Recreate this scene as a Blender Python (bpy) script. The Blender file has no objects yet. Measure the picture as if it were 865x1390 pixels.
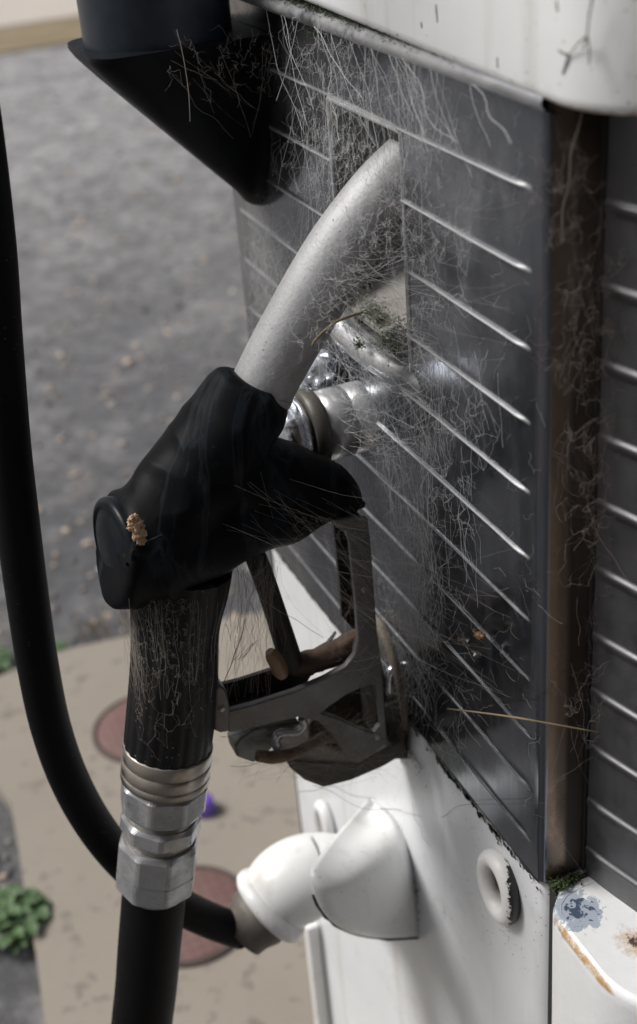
import bpy, bmesh, math, random
import numpy as np
from mathutils import Vector, Matrix, kdtree, noise as mnoise
random.seed(7); np.random.seed(7)
SC = bpy.context.scene
COL = SC.collection
# ------------------------------------------------------------------ camera
H = 1.25                                   # eye height above the ground, metres
YAW, PITCH, ROLL, F = .36578, .5059, -.08564, 1809.2
CX, CY, PW, PH = 432.5, 650.0, 865, 1390
sa, ca, sb, cb = math.sin(YAW), math.cos(YAW), math.sin(PITCH), math.cos(PITCH)
fw = Vector((sa*cb, ca*cb, -sb))
r0 = Vector((ca, -sa, 0)); u0 = r0.cross(fw)
cr, sr = math.cos(ROLL), math.sin(ROLL)
rt = r0*cr + u0*sr; up = u0*cr - r0*sr
cam_d = bpy.data.cameras.new('camera'); cam = bpy.data.objects.new('camera', cam_d); COL.objects.link(cam)
M = Matrix((rt, up, -fw)).transposed().to_4x4(); M.translation = Vector((0, 0, H)); cam.matrix_world = M
cam_d.sensor_width = 36; cam_d.sensor_fit = 'AUTO'; cam_d.lens = F*36/PH
cam_d.shift_y = -(PH/2-CY)/PH
cam_d.clip_start = .05; cam_d.clip_end = 1500
cam_d.dof.use_dof = True; cam_d.dof.focus_distance = .75; cam_d.dof.aperture_fstop = 6.3
SC.camera = cam
# ------------------------------------------------------------------ light
SUN_EL, SUN_AZ = math.radians(50), math.radians(-62)     # azimuth from +Y towards +X
W = bpy.data.worlds.new('World'); SC.world = W; W.use_nodes = True
nt = W.node_tree; bg = nt.nodes['Background']
sky = nt.nodes.new('ShaderNodeTexSky'); sky.sky_type = 'NISHITA'; sky.sun_disc = False
sky.sun_elevation = SUN_EL; sky.sun_rotation = SUN_AZ; sky.dust_density = 5; sky.air_density = 1.2; sky.ozone_density = 1.0
hs = nt.nodes.new('ShaderNodeHueSaturation'); hs.inputs['Saturation'].default_value = .62
nt.links.new(sky.outputs[0], hs.inputs['Color']); nt.links.new(hs.outputs[0], bg.inputs[0]); bg.inputs[1].default_value = .066
sd = bpy.data.lights.new('sun', 'SUN'); sd.energy = 2.6; sd.angle = math.radians(22); sd.color = (1, .992, .98)
so = bpy.data.objects.new('sun', sd); COL.objects.link(so)
sv = Vector((math.sin(SUN_AZ)*math.cos(SUN_EL), math.cos(SUN_AZ)*math.cos(SUN_EL), math.sin(SUN_EL)))
so.rotation_euler = sv.to_track_quat('Z', 'Y').to_euler(); so.location = sv*5
vs = SC.view_settings; vs.view_transform = 'Standard'; vs.look = 'None'; vs.exposure = 0.36; vs.gamma = 1
try: vs.use_curve_mapping = False
except Exception: pass

# ------------------------------------------------------------------ helpers
def ray(px, py): return fw + rt*((px-CX)/F) - up*((py-CY)/F)
def at(ax, v, px, py):
    d = ray(px, py); o = (0, 0, H)[ax]; t = (v-o)/d[ax]
    return Vector((0, 0, H)) + d*t
def aty(px, py, Y): return at(1, Y, px, py)
def atx(px, py, X): return at(0, X, px, py)
def atz(px, py, Z): return at(2, Z, px, py)
def mpp(p): return (p-Vector((0, 0, H))).dot(fw)/F      # metres per photo pixel at a point

class MB:
    def __init__(s): s.v = []; s.f = []; s.sm = []
    def add(s, vs_, fs, smooth=True):
        n = len(s.v); s.v += [Vector(v) for v in vs_]; s.f += [tuple(i+n for i in f) for f in fs]; s.sm += [smooth]*len(fs)
        return s
def link(name, mb, mat, parent=None, bevel=0, auto=None, sub=0):
    me = bpy.data.meshes.new(name)
    off = parent_loc(parent)
    me.from_pydata([tuple(v-off) for v in mb.v], [], mb.f)
    me.polygons.foreach_set('use_smooth', mb.sm); me.update()
    bm = bmesh.new(); bm.from_mesh(me); bmesh.ops.recalc_face_normals(bm, faces=bm.faces); bm.to_mesh(me); bm.free()
    if mat: me.materials.append(mat)
    o = bpy.data.objects.new(name, me); COL.objects.link(o)
    if parent: o.parent = parent
    if bevel:
        m = o.modifiers.new('b', 'BEVEL'); m.width = bevel; m.segments = 3; m.limit_method = 'ANGLE'; m.angle_limit = math.radians(35)
        m.harden_normals = False
        me.polygons.foreach_set('use_smooth', [True]*len(me.polygons))
        w = o.modifiers.new('w', 'WEIGHTED_NORMAL')
    return o
def parent_loc(p):
    l = Vector((0, 0, 0))
    while p is not None: l += p.location; p = p.parent
    return l
def thing(name, label, cat, loc, group=None):
    o = bpy.data.objects.new(name, None); o.location = loc; o.empty_display_size = .02; COL.objects.link(o)
    o['label'] = label; o['category'] = cat
    if group: o['group'] = group
    return o
def tag(o, label, cat, group=None):
    o['label'] = label; o['category'] = cat
    if group: o['group'] = group
    return o
def kind(o, k, label=None, cat=None):
    o['kind'] = k
    if label: o['label'] = label
    if cat: o['category'] = cat
    return o

def spline(pts, n):
    """Catmull-Rom through tuples of floats"""
    P = [np.array(p, float) for p in pts]
    P = [2*P[0]-P[1]] + P + [2*P[-1]-P[-2]]
    out = []
    for i in range(1, len(P)-2):
        for k in range(n):
            t = k/n
            a, b, c, d = P[i-1], P[i], P[i+1], P[i+2]
            out.append(.5*((2*b)+(-a+c)*t+(2*a-5*b+4*c-d)*t*t+(-a+3*b-3*c+d)*t**3))
    out.append(P[-2]); return out
def tube(mb, pts, rads, seg=24, caps=True, prof=None, smooth=True, refdir=None):
    """sweep along 3D points; prof(angle, i)->radius multiplier"""
    pts = [Vector(p) for p in pts]; n = len(pts)
    if not hasattr(rads, '__len__'): rads = [rads]*n
    ref = Vector(refdir) if refdir else None
    rings = []; prevx = None
    for i in range(n):
        t = (pts[min(i+1, n-1)]-pts[max(i-1, 0)])
        if t.length < 1e-9: t = Vector((0, 0, 1))
        t.normalize()
        if prevx is None:
            a = ref if ref else (Vector((0, 1, 0)) if abs(t.y) < .9 else Vector((1, 0, 0)))
            x = (a - t*a.dot(t)).normalized()
        else: x = (prevx - t*prevx.dot(t)).normalized()
        prevx = x; y = t.cross(x)
        rings.append([pts[i] + (x*math.cos(2*math.pi*k/seg)+y*math.sin(2*math.pi*k/seg))*rads[i]*(prof(2*math.pi*k/seg, i) if prof else 1) for k in range(seg)])
    v = [p for r in rings for p in r]; f = []
    for i in range(n-1):
        for k in range(seg):
            k2 = (k+1) % seg
            f.append((i*seg+k, i*seg+k2, (i+1)*seg+k2, (i+1)*seg+k))
    mb.add(v, f, smooth)
    if caps:
        mb.add(rings[0], [tuple(range(seg))[::-1]], False); mb.add(rings[-1], [tuple(range(seg))], False)
    return mb
def lathe(mb, o, axis, prof, seg=40, smooth=True, hexa=None, ref=None):
    """prof: (distance along axis, radius[, hexflag]); butts as separate rings"""
    axis = Vector(axis).normalized()
    a = Vector(ref) if ref else (Vector((0, 1, 0)) if abs(axis.y) < .9 else Vector((1, 0, 0)))
    x = (a-axis*a.dot(axis)).normalized(); y = axis.cross(x)
    rings = []
    for q in prof:
        d, r = q[0], q[1]; hx = q[2] if len(q) > 2 else 0
        ring = []
        for k in range(seg):
            an = 2*math.pi*k/seg
            rr = r
            if hx:
                b = (an % (math.pi/4)) - math.pi/8
                rr = min(r, hx*math.cos(math.pi/8)/math.cos(b))
            ring.append(Vector(o)+axis*d+(x*math.cos(an)+y*math.sin(an))*rr)
        rings.append(ring)
    v = [p for r in rings for p in r]; f = []
    for i in range(len(prof)-1):
        for k in range(seg):
            k2 = (k+1) % seg; f.append((i*seg+k, i*seg+k2, (i+1)*seg+k2, (i+1)*seg+k))
    mb.add(v, f, smooth); return mb
def prism(mb, poly, ext, smooth=False):
    """poly: 3D points (planar), ext: vector"""
    n = len(poly); P = [Vector(p) for p in poly]; Q = [p+Vector(ext) for p in P]
    f = [tuple(range(n)), tuple(range(2*n-1, n-1, -1))] + [(i, i+n, (i+1) % n+n, (i+1) % n) for i in range(n)]
    mb.add(P+Q, f, smooth); return mb
def box(mb, a, b):
    (x0, y0, z0), (x1, y1, z1) = a, b
    v = [(x, y, z) for x in (x0, x1) for y in (y0, y1) for z in (z0, z1)]
    mb.add(v, [(0, 1, 3, 2), (4, 6, 7, 5), (0, 4, 5, 1), (2, 3, 7, 6), (0, 2, 6, 4), (1, 5, 7, 3)], False); return mb
def remesh(o, vox, smooth=8, fac=.5):
    m = o.modifiers.new('r', 'REMESH'); m.mode = 'VOXEL'; m.voxel_size = vox; m.use_smooth_shade = True
    s = o.modifiers.new('s', 'SMOOTH'); s.iterations = smooth; s.factor = fac
    bpy.context.view_layer.update()
    dg = bpy.context.evaluated_depsgraph_get(); me = bpy.data.meshes.new_from_object(o.evaluated_get(dg))
    o.modifiers.clear(); old = o.data; o.data = me
    me.polygons.foreach_set('use_smooth', [True]*len(me.polygons))
    if not me.materials and old.materials: me.materials.append(old.materials[0])
    return o

# ------------------------------------------------------------------ materials
class NM:
    def __init__(s, name):
        s.m = bpy.data.materials.new(name); s.m.use_nodes = True; s.t = s.m.node_tree; s.b = s.t.nodes['Principled BSDF']
        s.pos = s.n('ShaderNodeNewGeometry').outputs['Position']
    def n(s, t, **k):
        x = s.t.nodes.new(t)
        for a, b in k.items(): setattr(x, a, b)
        return x
    def l(s, a, b): s.t.links.new(a, b)
    def mapped(s, sc=(1, 1, 1), rot=(0, 0, 0)):
        m = s.n('ShaderNodeMapping'); m.inputs['Scale'].default_value = sc; m.inputs['Rotation'].default_value = rot; s.l(s.pos, m.inputs[0]); return m.outputs[0]
    def noise(s, scale, detail=4, rough=.6, vec=None, dist=0):
        x = s.n('ShaderNodeTexNoise'); x.inputs['Scale'].default_value = scale; x.inputs['Detail'].default_value = detail
        x.inputs['Roughness'].default_value = rough; x.inputs['Distortion'].default_value = dist
        s.l(vec if vec else s.pos, x.inputs['Vector']); return x.outputs[0]
    def vor(s, scale, feature='F1', vec=None, out=0):
        x = s.n('ShaderNodeTexVoronoi'); x.feature = feature; x.inputs['Scale'].default_value = scale
        s.l(vec if vec else s.pos, x.inputs['Vector']); return x.outputs[out]
    def ramp(s, fac, stops):
        x = s.n('ShaderNodeValToRGB'); e = x.color_ramp.elements
        while len(e) < len(stops): e.new(.5)
        for i, (p, c) in enumerate(stops):
            e[i].position = p; e[i].color = (c, c, c, 1) if not hasattr(c, '__len__') else (*c, 1)
        s.l(fac, x.inputs[0]); return x.outputs[0]
    def math(s, op, a, b=None, clamp=False):
        x = s.n('ShaderNodeMath'); x.operation = op; x.use_clamp = clamp
        for i, q in enumerate((a, b)):
            if q is None: continue
            if isinstance(q, (int, float)): x.inputs[i].default_value = q
            else: s.l(q, x.inputs[i])
        return x.outputs[0]
    def mix(s, fac, a, b):
        x = s.n('ShaderNodeMix'); x.data_type = 'RGBA'
        if isinstance(fac, (int, float)): x.inputs[0].default_value = fac
        else: s.l(fac, x.inputs[0])
        for i, q in ((6, a), (7, b)):
            if hasattr(q, '__len__'): x.inputs[i].default_value = (*q, 1)
            else: s.l(q, x.inputs[i])
        return x.outputs[2]
    def sep(s):
        x = s.n('ShaderNodeSeparateXYZ'); s.l(s.pos, x.inputs[0]); return x.outputs
    def bump(s, h, strength=.3, dist=.001):
        x = s.n('ShaderNodeBump'); x.inputs['Strength'].default_value = strength; x.inputs['Distance'].default_value = dist
        s.l(h, x.inputs['Height']); s.l(x.outputs[0], s.b.inputs['Normal']); return x
    def set(s, **k):
        for a, v in k.items():
            i = s.b.inputs[{'col': 'Base Color', 'rough': 'Roughness', 'metal': 'Metallic', 'alpha': 'Alpha', 'spec': 'Specular IOR Level', 'coat': 'Coat Weight', 'aniso': 'Anisotropic'}[a]]
            if isinstance(v, (int, float)): i.default_value = v
            elif hasattr(v, '__len__'): i.default_value = (*v, 1)
            else: s.l(v, i)
        return s.m
def band(m, v, lo, hi, soft):
    a = m.math('SUBTRACT', v, lo); a = m.math('DIVIDE', a, soft, True)
    b = m.math('SUBTRACT', hi, v); b = m.math('DIVIDE', b, soft, True)
    return m.math('MULTIPLY', a, b, True)

def steel_mat(name, tint=(.37, .39, .43), rough=.13, dust=.26, red_line=False, brown=0, ribs=False):
    m = NM(name)
    br = m.noise(900, 2, .5, m.mapped((.25, .25, .02)))        # fine vertical brushing
    big = m.noise(9, 5, .6); mid = m.noise(60, 5, .65)
    drip = m.ramp(m.noise(60, 3, .6, m.mapped((1, 1, .09))), [(.50, 0), (.72, 1)])
    speck = m.ramp(m.vor(420), [(.10, 1), (.22, 0)])
    speckm = m.math('MULTIPLY', speck, m.ramp(m.noise(35, 3), [(.55, 0), (.7, 1)]))
    d = m.ramp(m.math('ADD', m.math('MULTIPLY', big, .55), m.math('MULTIPLY', mid, .45)), [(.38, .25), (.62, 1)])
    q = m.sep()
    if ribs:
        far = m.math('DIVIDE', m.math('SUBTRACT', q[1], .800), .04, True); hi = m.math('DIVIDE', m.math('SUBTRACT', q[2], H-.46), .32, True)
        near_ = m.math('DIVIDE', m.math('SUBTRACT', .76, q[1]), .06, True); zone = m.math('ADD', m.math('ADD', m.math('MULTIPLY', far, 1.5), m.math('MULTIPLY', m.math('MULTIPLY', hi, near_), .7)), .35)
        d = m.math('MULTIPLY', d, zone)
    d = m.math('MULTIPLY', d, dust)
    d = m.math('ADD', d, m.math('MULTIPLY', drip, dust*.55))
    d = m.math('ADD', d, m.math('MULTIPLY', speckm, .35), True)
    if ribs:
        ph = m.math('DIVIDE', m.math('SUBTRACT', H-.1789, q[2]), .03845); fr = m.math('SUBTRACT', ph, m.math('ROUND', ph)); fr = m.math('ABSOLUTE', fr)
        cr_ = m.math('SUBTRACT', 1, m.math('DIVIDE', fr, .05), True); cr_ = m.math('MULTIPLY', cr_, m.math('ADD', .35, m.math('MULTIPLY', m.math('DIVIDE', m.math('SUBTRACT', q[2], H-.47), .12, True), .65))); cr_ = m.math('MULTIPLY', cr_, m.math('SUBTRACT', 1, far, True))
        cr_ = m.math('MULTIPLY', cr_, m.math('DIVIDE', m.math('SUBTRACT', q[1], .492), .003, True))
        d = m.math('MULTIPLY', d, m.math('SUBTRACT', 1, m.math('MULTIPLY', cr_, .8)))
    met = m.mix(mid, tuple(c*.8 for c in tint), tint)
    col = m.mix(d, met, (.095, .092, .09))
    if ribs: col = m.mix(m.math('MULTIPLY', cr_, .9), col, (.88, .88, .88)); col = m.mix(m.math('MULTIPLY', far, .5), col, (.27, .265, .255))  # rib crests painted near-white as a sky highlight, stronger on the upper ribs
    if brown:
        bz = m.ramp(m.noise(14, 4, .6, m.mapped((1, 1, .12))), [(.35, 0), (.7, 1)])
        col = m.mix(m.math('MULTIPLY', bz, brown), col, (.11, .065, .035)); bk2 = m.math('ADD', m.math('MULTIPLY', m.math('SUBTRACT', q[0], .3145), 160), m.math('MULTIPLY', m.noise(40, 3, .6, m.mapped((1, 1, .05))), .9)); col = m.mix(m.ramp(bk2, [(.35, 0), (.9, .85)]), col, (.02, .016, .014)); d = m.math('ADD', d, m.ramp(bk2, [(.5, 0), (1, .3)]), True)  # brown and black bands stand for reflections, painted into the colour
    if red_line:
        y = m.sep()[1]
        ln = band(m, y, .4842, .4854, .0004)
        ln = m.math('MULTIPLY', ln, m.ramp(m.noise(25, 3), [(.42, 0), (.60, .45)]))
        col = m.mix(ln, col, (.33, .13, .11))
    ro = m.math('ADD', m.math('MULTIPLY', br, .12), m.math('ADD', m.math('MULTIPLY', d, .5), rough-.06)); me_ = m.math('SUBTRACT', 1, m.math('MULTIPLY', d, .9))
    if ribs: ro = m.math('ADD', ro, m.math('MULTIPLY', cr_, .28)); me_ = m.math('SUBTRACT', me_, m.math('MULTIPLY', cr_, .25), True)
    m.set(col=col, metal=me_, rough=ro)
    m.bump(m.math('ADD', m.math('MULTIPLY', br, .35), m.math('MULTIPLY', mid, .5)), .12, .0006)
    return m.m
def paint_white(name, chips=True, zseam=None, tint=(.74, .755, .77), rust=.4):
    m = NM(name)
    big = m.noise(7, 5, .6); fine = m.noise(70, 5, .7)
    drip = m.ramp(m.noise(45, 4, .6, m.mapped((1, 1, .07))), [(.54, 0), (.75, 1)])
    col = m.mix(m.ramp(big, [(.35, 0), (.7, 1)]), tint, tuple(c*.86 for c in tint))
    col = m.mix(m.math('MULTIPLY', drip, .45), col, (.40, .37, .32)); col = m.mix(m.math('MULTIPLY', m.ramp(m.noise(11, 6, .8), [(.55, 0), (.8, 1)]), .4), col, (.38, .35, .30))
    sp = m.ramp(m.vor(200), [(.08, 1), (.15, 0)])
    sp = m.math('MULTIPLY', sp, m.ramp(m.noise(22, 3), [(.46, 0), (.58, 1)]))
    col = m.mix(m.math('MULTIPLY', sp, .8), col, (.10, .08, .06))
    fl = m.ramp(m.noise(28, 6, .8), [(.63, 0), (.67, 1)])
    col = m.mix(m.math('MULTIPLY', fl, .45*(1 if chips else .4)), col, (.20, .17, .13))
    if zseam:
        z = m.sep()[2]
        for z0, side, wd in zseam:
            g = m.math('SUBTRACT', z, z0) if side > 0 else m.math('SUBTRACT', z0, z)
            g = m.math('DIVIDE', g, wd); g = m.math('SUBTRACT', 1, g, True)
            h = m.math('ADD', m.math('MULTIPLY', g, .62), m.noise(95, 5, .75))
            col = m.mix(m.math('MULTIPLY', m.ramp(h, [(.78, 0), (.98, 1)]), rust), col, (.36, .20, .07))
            col = m.mix(m.ramp(h, [(1.0/1.0*.995, 0), (1.0, 1)]) if False else m.ramp(m.math('SUBTRACT', h, .25), [(.80, 0), (.84, 1)]), col, (.03, .028, .02))
    m.set(col=col, rough=m.math('ADD', m.math('MULTIPLY', fine, .2), .22), spec=.45)
    m.bump(m.math('ADD', fine, m.math('MULTIPLY', fl, -1.0)), .12, .0008)
    return m.m
def simple(name, c, rough=.5, metal=0, var=.35, sc=80, bump=.2, dirt=None, dirtc=(.2, .17, .13), dsc=25):
    m = NM(name)
    n1 = m.noise(sc, 5, .65); n2 = m.noise(dsc, 5, .7)
    col = m.mix(n1, tuple(x*(1-var) for x in c), tuple(min(1, x*(1+var)) for x in c))
    if dirt:
        k = m.ramp(n2, [(.5-dirt*.35, 0), (.72, 1)]); col = m.mix(m.math('MULTIPLY', k, min(1, dirt*1.6)), col, dirtc)
        m.set(metal=m.math('MULTIPLY', m.math('SUBTRACT', 1, k), metal) if metal else 0)
    else: m.set(metal=metal)
    m.set(col=col, rough=m.math('ADD', m.math('MULTIPLY', n1, .2), rough-.1))
    m.bump(m.math('ADD', n1, n2), bump, .0008); return m.m

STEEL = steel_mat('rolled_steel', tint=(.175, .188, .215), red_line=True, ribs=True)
STEEL_R = steel_mat('dusty_steel', (.17, .17, .18), .30, .4)
STEEL_RET = steel_mat('brown_reflection_steel', (.27, .20, .15), .16, .4, brown=.8)
LIP = simple('worn_bright_steel', (.55, .56, .58), .3, 1, .2, 120, .15, .35, (.30, .28, .25))
CHROME = simple('chrome', (.72, .75, .80), .14, 1, .1, 200, .08, .15, (.2, .18, .15), 60)
CAPW = paint_white('cap_enamel', zseam=[(H-.1370, 1, .0055)], tint=(.80, .805, .80), rust=.5)
BASEW = paint_white('base_enamel', zseam=[(H-.590, -1, .016)], rust=.25)
m = NM('worn_base_enamel')
def near(c, r):
    v = m.n('ShaderNodeVectorMath'); v.operation = 'DISTANCE'; m.l(m.pos, v.inputs[0]); v.inputs[1].default_value = tuple(c)
    return m.math('SUBTRACT', 1, m.math('DIVIDE', v.outputs['Value'], r), True)
nz_ = m.noise(120, 6, .8); fine = m.noise(60, 5, .7); nb = m.noise(260, 4, .7)
col = m.mix(fine, (.80, .80, .79), (.68, .69, .69))
P1 = atz(783, 1238, H-.592); P2 = atz(850, 1272, H-.592); P3 = atz(752, 1244, H-.592)
k1 = m.math('ADD', near(P1, .026), m.math('MULTIPLY', m.math('SUBTRACT', nz_, .5), 1.6))
col = m.mix(m.ramp(k1, [(.44, 0), (.47, 1)]), col, (.36, .40, .46))
k1 = m.math('ADD', near(P1, .019), m.math('MULTIPLY', m.math('SUBTRACT', nb, .5), 2.4))
col = m.mix(m.ramp(k1, [(.66, 0), (.71, 1)]), col, (.06, .085, .13))
for P_, r_, a_ in ((atz(866, 1280, H-.592), .022, 1.5), (atz(815, 1345, H-.592), .010, 1.4)):
    k2 = m.math('ADD', near(P_, r_), m.math('MULTIPLY', m.math('SUBTRACT', nz_, .5), a_))
    col = m.mix(m.ramp(k2, [(.42, 0), (.70, .6)]), col, (.45, .27, .12)); col = m.mix(m.ramp(k2, [(.74, 0), (.80, 1)]), col, (.07, .04, .03))
ed = m.sep(); e2 = band(m, ed[0], .2925, .2968, .0012); e2 = m.math('MULTIPLY', e2, band(m, ed[2], H-.597, H-.58, .002))
col = m.mix(m.math('MULTIPLY', e2, m.ramp(nz_, [(.35, 0), (.55, .9)])), col, (.40, .22, .06))
m.set(col=col, rough=.35, spec=.4); m.bump(m.math('ADD', nz_, fine), .25, .0008); BASEF = m.m
PIPEW = paint_white('pipe_enamel', tint=(.80, .80, .79))
DARKV = simple('dark_cavity', (.022, .02, .018), .9)
CAV = simple('recess_paint', (.16, .155, .15), .7, 0, .3, 60, .3, .5, (.05, .04, .03))
PLAST = simple('black_plastic', (.004, .005, .007), .45, 0, .4, 200, .15, .2, (.016, .016, .016), 45)
TRIMB = simple('black_trim', (.012, .012, .012), .6)
ALU = None
# boot rubber with faint dry water marks
m = NM('boot_rubber')
n1 = m.noise(300, 4, .7); n2 = m.noise(18, 5, .6, m.mapped((1, 1, .25)), 1.2); n3 = m.noise(260, 3, .7)
wl = m.ramp(n2, [(.48, 0), (.53, .7), (.545, .15), (.62, .0)])
gr = m.math('MULTIPLY', m.ramp(n3, [(.62, 0), (.75, 1)]), m.ramp(m.noise(12, 3), [(.45, 0), (.65, .35)]))
col = m.mix(wl, (.0035, .0040, .0048), (.022, .028, .034)); col = m.mix(gr, col, (.07, .065, .06))
m.set(col=col, rough=m.math('ADD', m.math('MULTIPLY', n2, .25), .40), spec=.09); m.bump(n1, .18, .0004); RUBBER = m.m
m = NM('grip_rubber')
n1 = m.noise(240, 4, .7); sp = m.math('MULTIPLY', m.ramp(m.vor(300), [(.10, 1), (.2, 0)]), m.ramp(m.noise(40, 2), [(.5, 0), (.62, 1)]))
z = m.sep()[2]; top = m.math('DIVIDE', m.math('SUBTRACT', z, H-.52), .08, True)
du = m.math('MULTIPLY', m.ramp(m.noise(60, 5, .7, m.mapped((1, 1, .3))), [(.45, 0), (.7, 1)]), m.math('ADD', m.math('MULTIPLY', top, .5), .12))
col = m.mix(du, (.005, .005, .006), (.065, .055, .045)); col = m.mix(m.math('MULTIPLY', sp, .6), col, (.35, .33, .30))
m.set(col=col, rough=.5, spec=.25); m.bump(n1, .25, .0004); GRIP = m.m
m = NM('hose_rubber')
n1 = m.noise(120, 5, .7); sp = m.math('MULTIPLY', m.ramp(m.vor(260), [(.08, 1), (.16, 0)]), m.ramp(m.noise(30, 2), [(.52, 0), (.64, 1)]))
col = m.mix(n1, (.003, .003, .0035), (.008, .008, .009)); col = m.mix(m.math('MULTIPLY', sp, .4), col, (.2, .19, .17))
m.set(col=col, rough=.55, spec=.09); m.bump(n1, .2, .0005); HOSE = m.m
CAPR = simple('cap_rubber', (.006, .0075, .010), .36, 0, .3, 200, .1, .2, (.025, .027, .03), 30)
for q in (CAPR, PLAST): q.node_tree.nodes['Principled BSDF'].inputs['Specular IOR Level'].default_value = .15
# matt aluminium of the spout, pitted
m = NM('spout_aluminium')
n1 = m.noise(480, 4, .7); n2 = m.noise(22, 5, .6); pit = m.ramp(m.vor(260), [(.07, 1), (.15, 0)])
pit = m.math('MULTIPLY', pit, m.ramp(m.noise(30, 3), [(.48, 0), (.60, 1)]))
st = m.ramp(m.noise(110, 4, .7, m.mapped((1, 1, .35), (0, .6, 0))), [(.55, 0), (.75, 1)])
col = m.mix(n2, (.36, .36, .36), (.54, .54, .55)); gx = m.sep(); gg = m.math('ADD', m.math('MULTIPLY', m.math('SUBTRACT', m.math('SUBTRACT', gx[0], m.math('MULTIPLY', m.math('SUBTRACT', gx[2], H-.30), .62)), .232), 38), m.math('MULTIPLY', m.math('SUBTRACT', m.noise(45, 5, .7), .5), 1.6), False); col = m.mix(m.ramp(gg, [(.0, 0), (.9, .8)]), col, (.10, .085, .075)); col = m.mix(m.math('MULTIPLY', m.ramp(n1, [(.35, 1), (.55, 0)]), .35), col, (.26, .25, .24)); col = m.mix(m.math('MULTIPLY', st, .35), col, (.30, .28, .26)); col = m.mix(m.math('MULTIPLY', pit, .8), col, (.06, .05, .045))  # brown darkening paints the shade on the spout's lower-right side
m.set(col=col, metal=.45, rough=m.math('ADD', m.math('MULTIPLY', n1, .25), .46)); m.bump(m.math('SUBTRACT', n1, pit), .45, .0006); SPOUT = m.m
ALU = simple('cast_aluminium', (.17, .168, .168), .45, .65, .25, 260, .35, .55, (.09, .075, .06), 40)
NUT = simple('coupling_aluminium', (.42, .43, .45), .30, .9, .2, 200, .25, .5, (.19, .17, .145), 40)
COLLAR = simple('collar_steel', (.36, .33, .29), .3, .95, .2, 150, .15, .35, (.13, .10, .07), 40)
RUST = simple('rusty_iron', (.050, .030, .022), .75, .1, .6, 120, .7, .5, (.10, .055, .028), 60)
BLACKR = simple('sooty_iron', (.014, .012, .011), .6, .2, .5, 120, .5, .3, (.05, .035, .025), 60)
GRIME = simple('grimy_plate', (.11, .10, .09), .65, .3, .5, 90, .6, .8, (.045, .035, .025), 35)
ROD = simple('tan_rusty_rod', (.22, .15, .085), .6, .2, .4, 90, .4, .6, (.07, .03, .015), 60)
# cobweb silk
def silk(name, c, tr):
    m = NM(name); t = m.n('ShaderNodeBsdfTranslucent'); t.inputs[0].default_value = (*c, 1)
    mx = m.n('ShaderNodeMixShader'); mx.inputs[0].default_value = .4
    m.set(col=c, rough=.6, spec=.3); m.l(m.b.outputs[0], mx.inputs[1]); m.l(t.outputs[0], mx.inputs[2])
    m2 = m.n('ShaderNodeMixShader'); tp = m.n('ShaderNodeBsdfTransparent')
    m2.inputs[0].default_value = tr; m.l(mx.outputs[0], m2.inputs[1]); m.l(tp.outputs[0], m2.inputs[2])
    o = m.t.nodes['Material Output']; m.l(m2.outputs[0], o.inputs[0]); return m.m
SILK = silk('pale_silk', (.92, .92, .92), .0)
SILKF = silk('faint_silk', (.80, .80, .80), .35)
SILKB = silk('brown_silk', (.50, .45, .40), .35)
SILKD = silk('dark_silk', (.10, .08, .06), .1)
# ground
m = NM('gravel')
g1 = m.noise(1.1, 6, .65); g2 = m.noise(26, 7, .8); g4 = m.noise(6, 5, .7); g5 = m.noise(9, 4, .7, m.mapped((1, 1, 1), (0, 0, 1)))
yy = m.sep()[1]; fr = m.math('DIVIDE', m.math('SUBTRACT', m.math('ADD', yy, m.math('MULTIPLY', g1, 2.6)), 3.4), 3.2, True)
col = m.mix(m.ramp(g1, [(.35, 0), (.65, 1)]), (.14, .138, .142), (.245, .24, .238))
col = m.mix(m.math('MULTIPLY', m.ramp(g5, [(.50, 1), (.62, 0)]), .65), col, (.058, .058, .064))
col = m.mix(m.math('MULTIPLY', m.ramp(g4, [(.55, 0), (.72, 1)]), .6), col, (.25, .215, .18))
col = m.mix(m.math('MULTIPLY', fr, .85), col, m.mix(m.ramp(g4, [(.4, 0), (.62, 1)]), (.28, .275, .275), (.50, .485, .475)))
col = m.mix(m.ramp(g2, [(.45, .45), (.56, 0)]), col, (.045, .045, .048)); col = m.mix(m.ramp(g2, [(.60, 0), (.72, .4)]), col, (.40, .37, .33))
m.set(col=col, rough=.85); m.bump(g2, .8, .01); GRAVEL = m.m
m = NM('concrete')
g1 = m.noise(3, 6, .6); g2 = m.noise(60, 5, .75); sp = m.ramp(m.noise(34, 4, .6), [(.58, 0), (.66, 1)])
col = m.mix(g1, (.22, .192, .156), (.315, .277, .228)); col = m.mix(m.math('MULTIPLY', sp, .6), col, (.12, .105, .09)); col = m.mix(m.math('MULTIPLY', g2, .25), col, (.22, .19, .16))
m.set(col=col, rough=.85); m.bump(g2, .4, .002); CONC = m.m
ROAD = simple('pale_road', (.46, .41, .36), .9, 0, .15, 2, .1)
VERGE = simple('mossy_verge', (.21, .165, .10), .95, 0, .5, 3, .3)
STONE = None
m = NM('stones')
oi = m.n('ShaderNodeTexVoronoi'); oi.inputs['Scale'].default_value = 22; m.l(m.pos, oi.inputs['Vector'])
cc = m.ramp(oi.outputs['Color'], [(0, (.06, .06, .065)), (.35, (.14, .13, .125)), (.6, (.30, .27, .24)), (.8, (.46, .35, .25)), (1, (.60, .56, .50))])
m.set(col=cc, rough=.6); STONE = m.m
m = NM('red_iron_cover')
g2 = m.noise(60, 5, .7)
bx = m.n('ShaderNodeTexBrick'); bx.offset = 0; bx.inputs['Scale'].default_value = 60; bx.inputs['Mortar Size'].default_value = .04; bx.inputs['Brick Width'].default_value = .8; bx.inputs['Row Height'].default_value = .8
m.l(m.mapped((1, 1, 0)), bx.inputs['Vector'])
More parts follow.
